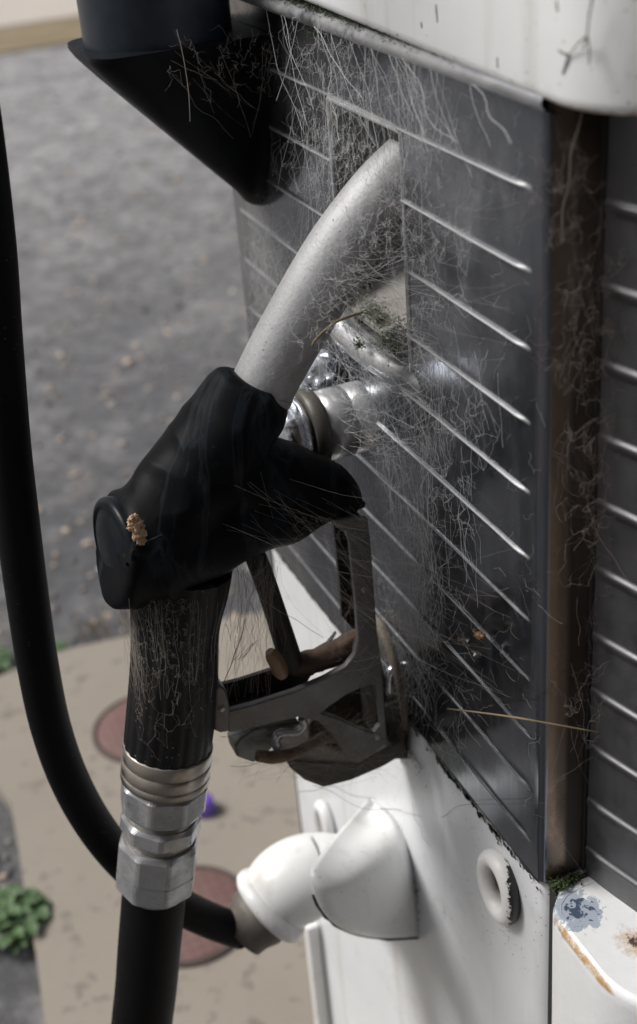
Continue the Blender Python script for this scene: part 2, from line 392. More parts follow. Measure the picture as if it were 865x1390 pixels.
col = m.mix(g2, (.115, .06, .052), (.20, .12, .105)); col = m.mix(m.math('MULTIPLY', bx.outputs['Fac'], .8), col, (.10, .045, .04))
m.set(col=col, rough=.75); m.bump(m.math('ADD', g2, m.math('MULTIPLY', bx.outputs['Fac'], -1)), .5, .002); COVER = m.m
IRON = simple('dark_rim', (.07, .05, .045), .8)
LEAF = simple('weed_green', (.075, .135, .05), .55, 0, .5, 40, .2)
LEAFD = simple('moss_green', (.045, .065, .02), .8, 0, .6, 200, .3)
DRY = simple('dry_stalk', (.20, .15, .085), .8, 0, .4, 80, .3)
MUD = simple('dried_mud', (.47, .32, .20), .95, 0, .4, 200, .8)
PURPLE = simple('purple_plastic', (.20, .11, .60), .4, 0, .1, 40, .05)
INSECT = simple('insect_shell', (.018, .013, .010), .35, 0, .4, 200, .2)
AMBER = simple('amber_wing', (.10, .045, .018), .5, 0, .4, 200, .2)

# ------------------------------------------------------------------ setting
def sheet(name, pts, mat, z, k='structure', nsub=0):
    mb = MB(); mb.add([(p[0], p[1], z) for p in pts], [tuple(range(len(pts)))], False)
    o = link(name, mb, mat); o['kind'] = k; return o
sheet('ground', [(-150, -150), (150, -150), (150, 300), (-150, 300)], GRAVEL, -.012)
sheet('verge', [(-30, 7.05), (2, 6.95), (20, 6.7), (20, 7.45), (1.5, 7.7), (-30, 7.8)], VERGE, -.004)
sheet('road', [(-60, 7.8), (1.5, 7.7), (40, 7.2), (60, 60), (-60, 60)], ROAD, -.000)
# concrete apron, a slab with a rounded worn edge
edge = [(-8, 1065), (10, 1100), (26, 1180), (34, 1240), (52, 1300), (64, 1390), (84, 1480)]
far = [(-60, 990), (-30, 950), (0, 928), (40, 912), (90, 893), (180, 869), (300, 847), (380, 834), (520, 812), (900, 780)]
poly = [atz(x, y, 0) for x, y in far]
poly += [Vector((2.2, -1.2, 0)), Vector((.1, -1.2, 0))] + [atz(x, y, 0) for x, y in edge[::-1]]
poly = [p + Vector((mnoise.noise(p*9)*.012, mnoise.noise(p*7+Vector((5, 0, 0)))*.012, 0)) for p in poly]
mb = MB(); prism(mb, [Vector((p.x, p.y, .012)) for p in poly], (0, 0, -.05)); o = link('concrete_apron', mb, CONC); o['kind'] = 'structure'
# loose stones (real pebbles) over the gravel
mb = MB()
def pebble(mb, c, s):
    q = [Vector(v) for v in ((1, 0, 0), (-1, 0, 0), (0, 1, 0), (0, -1, 0), (0, 0, 1), (0, 0, -1))]
    q += [Vector((x, y, z)).normalized()*.95 for x in (-1, 1) for y in (-1, 1) for z in (-1, 1)]
    a = random.random()*6.28; R_ = Matrix.Rotation(a, 3, 'Z') @ Matrix.Rotation(random.uniform(-.5, .5), 3, 'X')
    v = [c + R_ @ Vector((p.x*s*random.uniform(.8, 1.3), p.y*s*random.uniform(.7, 1.), p.z*s*.6)) for p in q]
    F8 = [(0, 4, 13), (0, 13, 5)]
    # vertices 6..13 : corners (x,y,z) order ---,--+,-+-,-++,+--,+-+,++-,+++
    f = []
    for ax, face in ((0, (10, 12, 13, 11)), (1, (6, 7, 9, 8)), (2, (8, 9, 13, 12)), (3, (6, 10, 11, 7)), (4, (7, 11, 13, 9)), (5, (6, 8, 12, 10))):
        for k in range(4): f.append((ax, face[k], face[(k+1) % 4]))
    mb.add(v, f, False)
n = 0
while n < 3800:
    y = 1.25 + 5.2*random.random()**1.6; x = random.uniform(-.35, .55)*(y)+random.uniform(-.1, .2)
    p = Vector((x, y, 0))
    # keep off the slab
    d = Vector((x, y, 0))-Vector((0, 0, H)); k = d.dot(fw); px = CX+F*d.dot(rt)/k; py = CY-F*d.dot(up)/k
    inside = (py > np.interp(px, [a for a, _ in far], [b for _, b in far])-3) and (px > np.interp(py, [b for _, b in edge], [a for a, _ in edge])-4 if py > 1060 else True)
    if inside: 
        if random.random() > .004: continue
    s = random.choice((.003, .004, .005, .006, .008))*random.uniform(.6, 1.5)*(.9 if inside else 1.15)
    if random.random() < .05: s *= 1.7
    pebble(mb, Vector((x, y, (.014 if inside else -.010))), s); n += 1
kind(link('gravel_stones', mb, STONE), 'stuff', 'small grey and tan stones scattered over the dark gravel', 'gravel')

# ------------------------------------------------------------------ the fuel dispenser
SX, YC, YR, ZT, ZB = .300, .481, .908, H-.1400, H-.588
PUMP = thing('fuel_dispenser', 'old white fuel dispenser with ribbed stainless side panels, cobwebbed, standing on the concrete apron', 'fuel pump', Vector((.52, .62, 0)))
RZ = [H-(.1789+.03845*i) for i in range(11)]
HY0, HY1, HZ0, HZ1 = .6225, .716, H-.318, H-.181
def panel_x(y, z):
    x = SX
    for rz in RZ:
        d = z-rz
        if abs(d) < .0021:
            e = min(1, max(0, (y-.4925)/.010))**.8
            if rz > H-.33 and y < HY0+.02: e *= min(1, max(0, (y-YC-.01)/.01))
            e *= min(1, max(0, (YR-.012-y)/.005))
            if rz == RZ[0]: e *= min(1, max(0, (.632-y)/.006)) if y < .74 else min(1, (y-.74)/.01)
            x -= (.0021 if z > H-.40 else .0015)*e*(math.cos(d/.0021*math.pi)+1)/2
    x += .0006*mnoise.noise(Vector((y*9, z*9, 1.3))) + .00035*mnoise.noise(Vector((y*26, z*26, 4.3)))
    if z < ZB+.012: x += .0
    return x
HY_ = 0
ys = sorted(set([round(v, 5) for v in list(np.arange(YC+.004, YR, .004))+[HY0, HY1, YR, .4925, .4965]]))
zs = set([ZB, ZT, HZ0, HZ1]); zz = ZB
while zz < ZT: zs.add(round(zz, 5)); zz += .005
for rz in RZ:
    for k in range(-9, 10): zs.add(round(rz+k*.000235, 5))
keep = {ZB, ZT, HZ0, HZ1}
zs = sorted(z for z in zs if ZB <= z <= ZT and (z in keep or min(abs(z-k_) for k_ in keep) > 8e-5))
mb = MB(); vv = []; idx = {}
# rounded corner round to the return face
cor = []
for k in range(7):
    a = k/6*math.pi/2; cor.append((SX+.004-.004*math.sin(a)*1.0, YC+.004-.004*math.cos(a)))
for j, z in enumerate(zs):
    row = [(c[0], c[1], z) for c in cor[:-1]] + [(panel_x(y, z), y, z) for y in ys]
    idx[j] = len(vv); vv += row; RN = len(row)
ff = []
for j in range(len(zs)-1):
    for i in range(RN-1):
        if i >= 6:
            y0, y1 = ys[i-6], ys[i-5]
            if y0 >= HY0-1e-5 and y1 <= HY1+1e-5 and zs[j] >= HZ0-1e-5 and zs[j+1] <= HZ1+1e-5: continue
        a = idx[j]+i; b = idx[j+1]+i; ff.append((a, a+1, b+1, b))
mb.add(vv, ff, True)
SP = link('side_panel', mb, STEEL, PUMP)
SP['label'] = 'dark ribbed stainless side panel behind the nozzle'
# return face, brown and dark reflections painted into its colour
mb = MB(); zr = list(np.linspace(ZB, ZT, 40)); xr = list(np.linspace(SX+.004, .327, 8))
mb.add([(x, YC+.0006*mnoise.noise(Vector((x*60, z*7, 3)))*(1 if i else 0), z) for z in zr for i, x in enumerate(xr)], [(j*8+i, j*8+i+1, (j+1)*8+i+1, (j+1)*8+i) for j in range(39) for i in range(7)])
link('corner_trim', mb, STEEL_RET, PUMP)['label'] = 'brown steel corner strip with reflections painted in'
# dark gap behind
mb = MB(); box(mb, (.3275, YC-.002, ZB), (.36, YC+.01, ZT)); link('gap_seal', mb, DARKV, PUMP)
# right ribbed panel: leaves the gap at 16 degrees, then rounds the corner
pr = []
x, y, th = .3285, .4775, math.radians(14)
s = 0
while s < .16:
    pr.append((x, y, s)); ds = .003
    if s > .038: th = min(math.pi/2, th+ds/.05)
    if s > .05: th = min(math.pi/2, th+ds/.05)
    x += math.sin(th)*ds; y -= math.cos(th)*ds; s += ds
for k in range(24): pr.append((x+.01*(k+1), y, s+.01*(k+1)))
rr = [aty(px, py, .478).z for px, py in ((810, 592), (806, 682), (801, 773), (799, 862), (794, 938), (793, 1013), (793, 1086), (793, 1151))]
d0 = (rr[0]-rr[-1])/7
rr = [rr[0]+d0*k for k in (3.0, 2, 1)] + rr
zs2 = set(np.round(np.arange(ZB-.006, ZT, .006), 5))
for z in rr:
    for k in range(-10, 11): zs2.add(round(z+k*.0006, 5))
zs2 = sorted(z for z in zs2 if ZB-.008 <= z <= ZT)
def rp(i, z):
    x, y, s = pr[i]; h = 0
    for r_ in rr:
        d = z-r_
        if -.0065 < d < .003: h += .0021*((math.cos(d/.003*math.pi)+1)/2 if d > 0 else (math.cos(d/.0065*math.pi)+1)/2)
    h *= min(1, max(.5, s/.008))
    a = math.radians(14)
    j = min(i+1, len(pr)-1); j0 = max(0, i-1)
    t = Vector((pr[j][0]-pr[j0][0], pr[j][1]-pr[j0][1], 0)).normalized(); nrm = Vector((t.y, -t.x, 0))
    if nrm.x > 0 and nrm.y > 0: nrm = -nrm
    if nrm.x > .2: nrm = -nrm
    h += .0007*mnoise.noise(Vector((s*30, z*12, 7)))
    return Vector((x, y, z)) + nrm*h
mb = MB(); n = len(pr); mb.add([rp(i, z) for z in zs2 for i in range(n)], [(j*n+i, j*n+i+1, (j+1)*n+i+1, (j+1)*n+i) for j in range(len(zs2)-1) for i in range(n-1)])
link('front_panel', mb, STEEL_R, PUMP)['label'] = 'dusty ribbed steel panel rounding the front corner'
# top flange (bright rolled strip) + mossy gap strip
mb = MB(); fl = []
prof = [(SX+.004, ZT-.0035), (SX-.0025, ZT-.0025), (SX-.0060, ZT-.0005), (SX-.0078, ZT+.0025), (SX-.0070, ZT+.0052), (SX-.004, ZT+.0070), (SX+.002, ZT+.0078), (SX+.02, ZT+.008)]
ypos = [.4735, .4765, .480, .4835]+list(np.arange(.487, YR+.01, .012))
mb.add([(x+.0004*mnoise.noise(Vector((y*20, z*50, 0))), y, z) for y in ypos for x, z in prof], [(j*8+i, j*8+i+1, (j+1)*8+i+1, (j+1)*8+i) for j in range(len(ypos)-1) for i in range(7)])
link('top_flange', mb, LIP, PUMP)
mb = MB(); box(mb, (.310, .492, ZT-.004), (.345, YR, H-.1290)); box(mb, (.3452, .445, ZT+.001), (.7, YR, H-.1290)); link('cap_gap', mb, DARKV, PUMP)
STN = simple('stain_brown', (.17, .14, .10), .9)
# white cap with rolled bottom edge, rounded front corner
cp = []
X0, ZC = .2925, H-.1366+.0035
path = [(X0, YR+.012)] + [(X0, y) for y in np.arange(YR-.02, .47, -.03)]
for k in range(0, 13):
    a = k/12*math.pi/2; path.append((X0+.048-.048*math.cos(a), .462-.048*math.sin(a)))
path += [(X0+.048+.02*k, .414) for k in range(1, 20)]
prof = [(.012, -.0005), (.006, -.0035), (.0022, -.0030), (.0004, -.0010), (0, .002), (0, .03), (-.0005, .08), (0, .16), (.006, .24), (.03, .27), (.2, .275)]
V = []; np_ = len(prof)
for i, (x, y) in enumerate(path):
    a = path[max(0, i-1)]; b = path[min(len(path)-1, i+1)]
    t = Vector((b[0]-a[0], b[1]-a[1], 0)).normalized(); inn = Vector((-t.y, t.x, 0))
    if inn.x < -.01 or (abs(inn.x) < .01 and inn.y < 0): inn = -inn
    rise = .0085*min(1, max(0, (y-.47)/.26))
    for o_, z_ in prof: V.append(Vector((x, y, ZC+z_+(rise if z_ < .1 else 0)))+inn*o_)
mb = MB(); mb.add(V, [(i*np_+k, i*np_+k+1, (i+1)*np_+k+1, (i+1)*np_+k) for i in range(len(path)-1) for k in range(np_-1)])
link('top_casing', mb, CAPW, PUMP)['label'] = 'chipped white enamel top casing'
mb = MB()
for pts in ([(806, -10), (800, 20), (797, 48), (792, 66)], [(797, 48), (782, 62), (772, 74), (758, 68)], [(797, 48), (800, 66), (800, 88)], [(772, 74), (764, 100)], [(756, 0), (757, 16)], [(675, 78), (676, 92)], [(572, 30), (573, 38)], [(592, 6), (594, 30)]):
    q = spline([tuple(atx(a, b, X0-.0001)) for a, b in pts], 5); mb = MB(); tube(mb, q, [.0006*(.5+.7*abs(mnoise.noise(Vector((i*.7, pts[0][0], 0))))) for i in range(len(q))], 6); link('stain_mark', mb, STN, PUMP)

# inner carcass so that nothing is hollow
mb = MB(); box(mb, (.395, .49, .02), (.74, YR-.006, H+.12)); link('carcass', mb, DARKV, PUMP)
mb = MB(); box(mb, (SX+.003, YR-.004, .02), (.74, YR+.004, H+.10)); link('back_panel', mb, BASEW, PUMP)
# white base, side face; from below the steel down to the apron
def base(name, x0, ya, yb, mat, front=False):
    if front:
        path = [(.345, ya+.008), (x0+.024, ya+.008), (x0+.014, ya+.006), (x0+.006, ya+.001), (x0+.0015, ya-.007), (x0, ya-.02)]
        yy = ya-.05
        path += [(x0, yy)]
        for k in range(1, 13):
            a = k/12*math.pi/2; path.append((x0+.05-.05*math.cos(a), yy-.05*math.sin(a)))
        path += [(x0+.07, yy-.05), (.70, yy-.05)]
    else:
        path = [(x0, yb)] + [(x0, y) for y in np.linspace(yb-.01, ya+.012, 24)]
        for k in range(1, 7):
            a = k/6*math.pi/2; path.append((x0+.008-.008*math.cos(a), ya+.010-.008*math.sin(a)))
        path += [(x0+.02, ya+.002), (x0+.06, ya+.002)]
    zt = H-.5905
    prof = [(.06, 0), (.02, 0), (.004, -.0003), (.0012, -.0012), (.0002, -.004), (0, -.01)] + [(0, -v) for v in np.linspace(.03, zt-.013, 30)]
    V = []; k_ = len(prof)
    for i, (x, y) in enumerate(path):
        a = path[max(0, i-1)]; b = path[min(len(path)-1, i+1)]
        t = Vector((b[0]-a[0], b[1]-a[1], 0)).normalized(); inn = Vector((-t.y, t.x, 0))
        for o_, z_ in prof:
            p = Vector((x, y, zt+z_)) + inn*min(o_, .04 if not front else .0045)
            p.x += .0009*mnoise.noise(Vector((p.y*8, p.z*8, 9)))*(1 if z_ < -.005 else 0); V.append(p)
    mb = MB(); mb.add(V, [(i*k_+k, i*k_+k+1, (i+1)*k_+k+1, (i+1)*k_+k) for i in range(len(path)-1) for k in range(k_-1)])
    return link(name, mb, mat, PUMP)
base('base_side', .3025, .4775, YR+.006, BASEW)['label'] = 'white painted lower side of the casing'
base('base_front', .2940, .4665, 0, BASEF, True)['label'] = 'peeling white front corner of the base with rust'
LP_ = [(.3175, .4755), (.308, .4735), (.3005, .4665), (.2980, .458)] + [(.2980, .4165)] + [(.294+.0040+.046-.046*math.cos(a), .4165-.046*math.sin(a)) for a in np.linspace(.1, math.pi/2, 10)] + [(.52, .3705), (.52, .4755)]
mb = MB(); prism(mb, [(a, b, H-.5908) for a, b in LP_], (0, 0, -.006))
link('base_ledge', mb, BASEF, PUMP)
mb = MB(); box(mb, (.306, .474, .02), (.36, .486, H-.5925)); link('base_gap', mb, DARKV, PUMP)
# dark grime seam under the side panel
mb = MB()
pts = []; k = 0
yv = list(np.arange(.484, YR, .0035))
up_, dn = [], []
for y in yv:
    nr = max(0, 1-(y-.48)/.12)
    w = .0010+.0020*nr*max(0, mnoise.noise(Vector((y*240, 1, 4))))*3+.0045*max(0, mnoise.noise(Vector((y*55, 2, 1)))+.12)+.004*max(0, mnoise.noise(Vector((y*190, 7, 1))))
    up_.append(Vector((SX+.0006, y, ZB+.001))); dn.append(Vector((.3013-.0002, y, ZB-.0024-w)))
n = len(yv); mb.add(up_+dn, [(i, i+1, n+i+1, n+i) for i in range(n-1)], False)
link('seam_grime', mb, TRIMB, PUMP)
# nozzle recess
mb = MB(); XD = .385
v = [(SX, HY0, HZ0), (SX, HY1, HZ0), (SX, HY1, HZ1), (SX, HY0, HZ1), (XD, HY0, HZ0), (XD, HY1, HZ0), (XD, HY1, HZ1), (XD, HY0, HZ1)]
mb.add(v, [(0, 1, 5, 4), (1, 2, 6, 5), (2, 3, 7, 6), (3, 0, 4, 7), (4, 5, 6, 7)], False)
link('nozzle_recess', mb, CAV, PUMP)['label'] = 'dark recess that holds the spout'
mb = MB()      # chute plate inside the mouth
v = [(SX+.002, HY0+.001, HZ0+.010), (SX+.002, HY1-.002, HZ0+.010), (.350, HY1-.002, HZ0+.034), (.350, HY0+.001, HZ0+.034)]
prism(mb, v, (0, 0, -.003)); link('recess_chute', mb, simple('chute_grey', (.30, .29, .28), .6, .3, .2, 60, .3, .5, (.14, .12, .09)), PUMP)
mb = MB()      # rolled lip at the mouth
lp = [(.306, .7165, H-.262, .004), (.300, .7175, H-.282, .0065), (.2965, .7200, H-.299, .0085), (.2950, .7140, H-.3125, .0095), (.2950, .700, H-.3195, .0098), (.2955, .680, H-.3215, .0095), (.297, .655, H-.3225, .009), (.301, .630, H-.3235, .0085), (.308, .612, H-.325, .007)]
sp_ = spline(lp, 8); tube(mb, [p[:3] for p in sp_], [p[3] for p in sp_], 20); link('recess_lip', mb, LIP, PUMP)['label'] = 'bright rolled lip under the recess'
mb = MB(); tube(mb, [(SX-.0003, HY0-.0008, HZ0), (SX-.0003, HY0-.0008, HZ1), ], .0012, 8); tube(mb, [(SX-.0002, HY0, HZ1), (SX-.0002, HY1, HZ1)], .0012, 8); tube(mb, [(SX-.0002, HY1, HZ1), (SX-.0002, HY1, HZ0+.03)], .0012, 8)
link('recess_edge', mb, LIP, PUMP)
# lock cylinder behind the boot
LK = aty(468, 570, .694); LK.x = SX
mb = MB(); r_ = .0225
lathe(mb, LK, (-1, 0, 0), [(-.004, r_), (.012, r_), (.0125, r_*.97), (.0135, r_*.97), (.014, r_), (.034, r_), (.0345, r_*.4)], 48)
LC = link('lock_barrel', mb, LIP, PUMP)
mb = MB(); lathe(mb, LK, (-1, 0, 0), [(.033, r_*.5), (.033, r_*1.12), (.034, r_*1.16), (.0415, r_*1.14), (.042, r_*1.1), (.042, r_*.5)], 48)
link('lock_washer', mb, simple('dull_washer', (.12, .115, .10), .5, .6, .3, 100, .3, .5, (.05, .045, .035)), LC)
mb = MB(); lathe(mb, LK, (-1, 0, 0), [(.042, r_*.5), (.0425, r_*.95), (.046, r_*1.12, r_*1.12), (.056, r_*1.12, r_*1.12), (.060, r_*.93, r_*1.12), (.0605, r_*.80), (.068, r_*.74), (.071, r_*.5), (.0715, 0.0001)], 60)
link('lock_nut', mb, CHROME, LC)
mb = MB(); a = aty(402, 548, .735); b = atx(452, 486, SX)
tube(mb, [a, a.lerp(b, .35), a.lerp(b, .4), b], [.015, .016, .010, .0095], 24)
kb = aty(430, 502, .725); lathe(mb, kb+Vector((.012, 0, 0)), (-1, 0, 0), [(0, .0001), (.001, .010), (.006, .0125), (.016, .0130), (.022, .010), (.024, .0001)], 32)
link('chrome_knob', mb, CHROME, PUMP)
# black housing and tapered hood at the far top
YB = .80
def hood_sec(xl, y0, z, r=.012, xr=SX-.0008, y1=None, yl=0):
    tq = min(1, max(0, (zc-.02-z)/.09)); y1 = y0+.085*(1-.8*tq); P = []
    for k in range(7): a = k/6*math.pi/2; P.append(Vector((xl+r-r*math.cos(a), y1-r+r*math.sin(a), z)))
    P.append(Vector((xr, y1, z))); P.append(Vector((xr, y0, z)))
    for k in range(7): a = k/6*math.pi/2; P.append(Vector((xl+r-r*math.sin(a), y0+r-r*math.cos(a), z)))
    return P
def loft(secs, mat, name, parent, smooth=True):
    mb = MB(); n = len(secs[0]); mb.add([p for s_ in secs for p in s_], [(j*n+i, j*n+(i+1) % n, (j+1)*n+(i+1) % n, (j+1)*n+i) for j in range(len(secs)-1) for i in range(n)], smooth)
    mb.add(secs[0], [tuple(range(n))], False); mb.add(secs[-1], [tuple(range(n))], False); return link(name, mb, mat, parent)
zc = H-.158
HOOD = thing('hose_hood', 'black plastic hood with tapered bottom fixed to the steel panel above the spout', 'hood', Vector((.245, .84, H-.26)))
l_, r2 = aty(130, 62, YB).x, 0
secs = [hood_sec(l_-.002, YB-.002, zc+.001, .018), hood_sec(l_-.002, YB-.002, zc-.002, .018), hood_sec(l_+.002, YB-.000, zc-.008, .016), hood_sec(l_+.014, YB+.002, zc-.022, .018)]
for t in np.linspace(.15, 1, 12):
    xl = l_+.014+(aty(343, 268, YB+.030).x-l_-.014)*t; z = zc-.022+(aty(352, 272, YB+.035).z-zc+.022)*t
    secs.append(hood_sec(min(xl, SX-.014), YB+.002+.030*t**1.1, z-.0, max(.006, .016*(1-t))))
secs.append(hood_sec(max(xl+.002, SX-.014), YB+.034, z-.003, .006)); secs.append(hood_sec(max(xl+.006, SX-.009), YB+.037, z-.0048, .004))
loft(secs[::-1], PLAST, 'tapered_hood', HOOD)
secs = []
for z in (zc+.001, zc+.003, zc+.06, zc+.25):
    secs.append([Vector((.2415+.0475*math.cos(a), .846+.044*math.sin(a), z)) for a in np.linspace(0, 2*math.pi, 49)[:-1]])
loft(secs, simple('navy_black_tube', (.012, .019, .030), .38, 0, .3, 100, .1, .25, (.05, .055, .06), 30), 'hood_tube', HOOD)
# outlet hood and pipe elbow
mb = MB()
rim = [(505, 1084, .300), (480, 1108, .272), (457, 1132, .250), (436, 1158, .229), (421, 1184, .214), (425, 1212, .214), (437, 1236, .219), (460, 1256, .232), (495, 1268, .255), (535, 1272, .280), (567, 1270, .302)]
con = [(505, 1084), (520, 1096), (533, 1108), (543, 1122), (551, 1140), (557, 1160), (562, 1182), (565, 1204), (567, 1226), (568, 1248), (568, 1270)]
R1 = [Vector(q) for q in [tuple(atx(a, b, c)) for a, b, c in rim]]; R2 = [atx(a, b, .3025) for a, b in con]
R1 = [Vector(q) for q in spline([tuple(p) for p in R1], 4)]; R2 = [Vector(q) for q in spline([tuple(p) for p in R2], 4)]
U = 14; V = []
for a, b in zip(R1, R2):
    for k in range(U+1):
        t = k/U; p = a.lerp(b, t); L = (a-b).length
        p += Vector((-.55, -.75, .12)).normalized()*L*.30*math.sin(math.pi*t**.85); V.append(p)
n = len(R1); mb.add(V, [(j*(U+1)+k, j*(U+1)+k+1, (j+1)*(U+1)+k+1, (j+1)*(U+1)+k) for j in range(n-1) for k in range(U)])
OH = link('outlet_hood', mb, PIPEW, PUMP)
so_ = OH.modifiers.new('s', 'SOLIDIFY'); so_.thickness = .003; so_.offset = -1
mb = MB(); rl = [p+Vector((-.0003, -.0012, -.001)) for p in R1[20:]]
tube(mb, rl, [.0011+.0010*mnoise.noise(Vector((i*.9, 0, 5))) for i in range(len(rl))], 7); link('rim_grime', mb, TRIMB, OH)
OH['label'] = 'white scoop shaped cover over the hose outlet'
mb = MB()
el = spline([(*atx(520, 1215, .32), .026), (*aty(470, 1190, .70), .0285), (*aty(425, 1188, .70), .0315), (*aty(392, 1203, .70), .0320), (*aty(372, 1224, .70), .0285), (*aty(364, 1232, .70), .0240)], 8)
tube(mb, [p[:3] for p in el], [p[3] for p in el], 40); EL = link('outlet_elbow', mb, PIPEW, PUMP)
ax = (aty(345, 1250, .70)-aty(392, 1205, .70)).normalized(); e0 = aty(372, 1224, .70)
mb = MB(); lathe(mb, e0, ax, [(-.004, .024), (-.003, .0305), (.0, .0325), (.003, .0335), (.007, .0332), (.010, .030), (.0105, .018)], 48); link('elbow_collar', mb, PIPEW, EL)
mb = MB(); lathe(mb, e0, ax, [(.006, .010), (.007, .0255), (.018, .0245), (.026, .0215), (.034, .0205), (.035, .012)], 40)
FE = link('outlet_ferrule', mb, simple('grimy_ferrule', (.17, .15, .13), .6, .3, .4, 80, .4, .6, (.06, .05, .04)), PUMP)
FE_END = e0+ax*.033
# small white lugs on the base
def lug(name, c, a, b, t, ang=0):
    mb = MB(); P = []
    for k in range(41):
        q = 2*math.pi*k/40; yy, zz_ = a*math.cos(q), b*math.sin(q)
        P.append(Vector((c.x, c.y+yy*math.cos(ang)-zz_*math.sin(ang), c.z+yy*math.sin(ang)+zz_*math.cos(ang))))
    tube(mb, P, t, 16, caps=False); return mb
c = atx(677, 1204, .2985)
def lug_paint():
    m = NM('lug_enamel'); q = m.sep(); n_ = m.noise(260, 5, .75)
    a = m.math('DIVIDE', m.math('SUBTRACT', c.y, q[1]), .0155); b = m.math('DIVIDE', m.math('SUBTRACT', q[0], .2985), .006)
    h = m.math('ADD', m.math('ADD', a, m.math('MULTIPLY', b, .75)), m.math('MULTIPLY', m.math('SUBTRACT', n_, .5), 1.6))
    m.set(col=m.mix(m.ramp(m.math('MULTIPLY', h, .5), [(.36, 0), (.38, 1)]), m.mix(n_, (.80, .80, .79), (.62, .60, .57)), (.012, .012, .012)), rough=.4); m.bump(n_, .3, .0006); return m.m
LU = link('ring_lug', lug('l', c, .0155, .0205, .0060), lug_paint(), PUMP); LU['label'] = 'white eye ring on the base with black flaking paint'
mb = MB(); lathe(mb, Vector((.3020, c.y, c.z)), (-1, 0, 0), [(0, .0001), (.0002, .012), (.0, .0125)], 30); link('ring_hole', mb, RUST, LU)
def stain(P, n_, ry, rz, s_, nm):
    mb = MB()
    for i in range(n_):
        y = P.y+random.gauss(0, ry); z = P.z-abs(random.gauss(0, rz)); r_ = s_*random.uniform(.3, 1.2)
        mb.add([(P.x, y+r_*math.cos(a)*.7*random.uniform(.7, 1.2), z+r_*math.sin(a)*random.uniform(.8, 1.6)) for a in np.linspace(0, 6.28, 8)[:-1]], [tuple(range(7))], False)
    return kind(link(nm, mb, simple(nm+'_grime', (.16, .14, .11), .9, 0, .4), PUMP), 'stuff')
stain(Vector((.3008, c.y-.004, c.z-.020)), 90, .006, .012, .0006, 'ring_grime')
mb = MB()
for i in range(150):
    y = random.choice((random.uniform(.485, .66), random.gauss(.545, .02), random.gauss(.60, .01))); r_ = random.uniform(.0005, .0022)*(1.3 if random.random() < .15 else .8)
    z = H-.5935-abs(random.gauss(0, .0022))
    mb.add([(.3009, y+r_*math.cos(a)*random.uniform(.6, 1.6), z+r_*math.sin(a)*random.uniform(.6, 1.4)) for a in np.linspace(0, 6.28, 9)[:-1]], [tuple(range(8))], False)
kind(link('seam_chips', mb, TRIMB, PUMP), 'stuff')
stain(Vector((.3008, .650, H-.618)), 90, .010, .006, .0009, 'bracket_grime')
stain(Vector((.3008, .655, H-.742)), 50, .0015, .03, .0010, 'outlet_grime')
link('rear_lug', lug('l', atx(441, 1128, .297), .012, .028, .0055), PIPEW, PUMP)
# bottom clutter below the outlet
mb = MB(); a = atx(510, 1276, .300); box(mb, (.294, a.y-.010, .02), (.3015, a.y+.012, a.z-.001)); pass
mb = MB(); a = atx(436, 1270, .300); box(mb, (.288, YR-.02, .02), (.3015, YR-.008, a.z+.01)); link('rear_leg', mb, PIPEW, PUMP, .002)
mb = MB(); box(mb, (.3035, YR+.0065, .02), (.33, YR+.014, H-.60)); link('rear_strip', mb, TRIMB, PUMP)  # thin black strip along the rear edge of the base
# slot in the panel beside the guard with its bent tan edge
mb = MB(); sl = [(512, 846), (520, 850), (533, 884), (545, 925), (553, 985), (552, 1030), (536, 1030), (528, 960), (516, 900)]
prism(mb, [atx(a, b, SX-.0012) for a, b in sl], (.0009, 0, 0)); link('panel_slot', mb, DARKV, PUMP)
mb = MB(); q = spline([(*atx(508, 836, .298), .002), (*atx(520, 856, .295), .0045), (*atx(534, 893, .294), .003), (*atx(545, 935, .295), .0035), (*atx(551, 990, .297), .002)], 6)
tube(mb, [p[:3] for p in q], [p[3] for p in q], 8); link('slot_edge', mb, simple('tan_edge', (.10, .08, .06), .7, .2, .4, 80, .4, .4), PUMP)

# ------------------------------------------------------------------ unseen brick block, added to cut sky light and darken reflections
SH = thing('sky_blocker', 'unseen dark brown brick block added behind the viewer to cut sky light and darken reflections', 'building', Vector((1.5, -2.6, 0)))
mbk = NM('blocker_brown_brick'); bk_ = mbk.n('ShaderNodeTexBrick'); bk_.inputs['Scale'].default_value = 4.5; bk_.inputs['Color1'].default_value = (.10, .055, .035, 1); bk_.inputs['Color2'].default_value = (.07, .04, .03, 1); bk_.inputs['Mortar'].default_value = (.12, .11, .10, 1)
mp_ = mbk.mapped((1, 1, 1), (math.radians(90), 0, 0)); mbk.l(mp_, bk_.inputs['Vector']); mbk.set(col=bk_.outputs['Color'], rough=.85)
mb = MB(); box(mb, (-2.2, -5.5, -.01), (7, -2.6, 3.1)); link('blocker_wall', mb, mbk.m, SH)
mb = MB(); box(mb, (-2.6, -5.8, 3.1), (7.4, -1.3, 3.35)); link('blocker_roof', mb, simple('blocker_roof_dark', (.05, .045, .04), .8), SH, .02)
mb = MB(); box(mb, (-.9, -2.6, .0), (.05, -2.56, 2.05)); link('blocker_door', mb, simple('blocker_door_dark', (.05, .03, .02), .5), SH, .01)
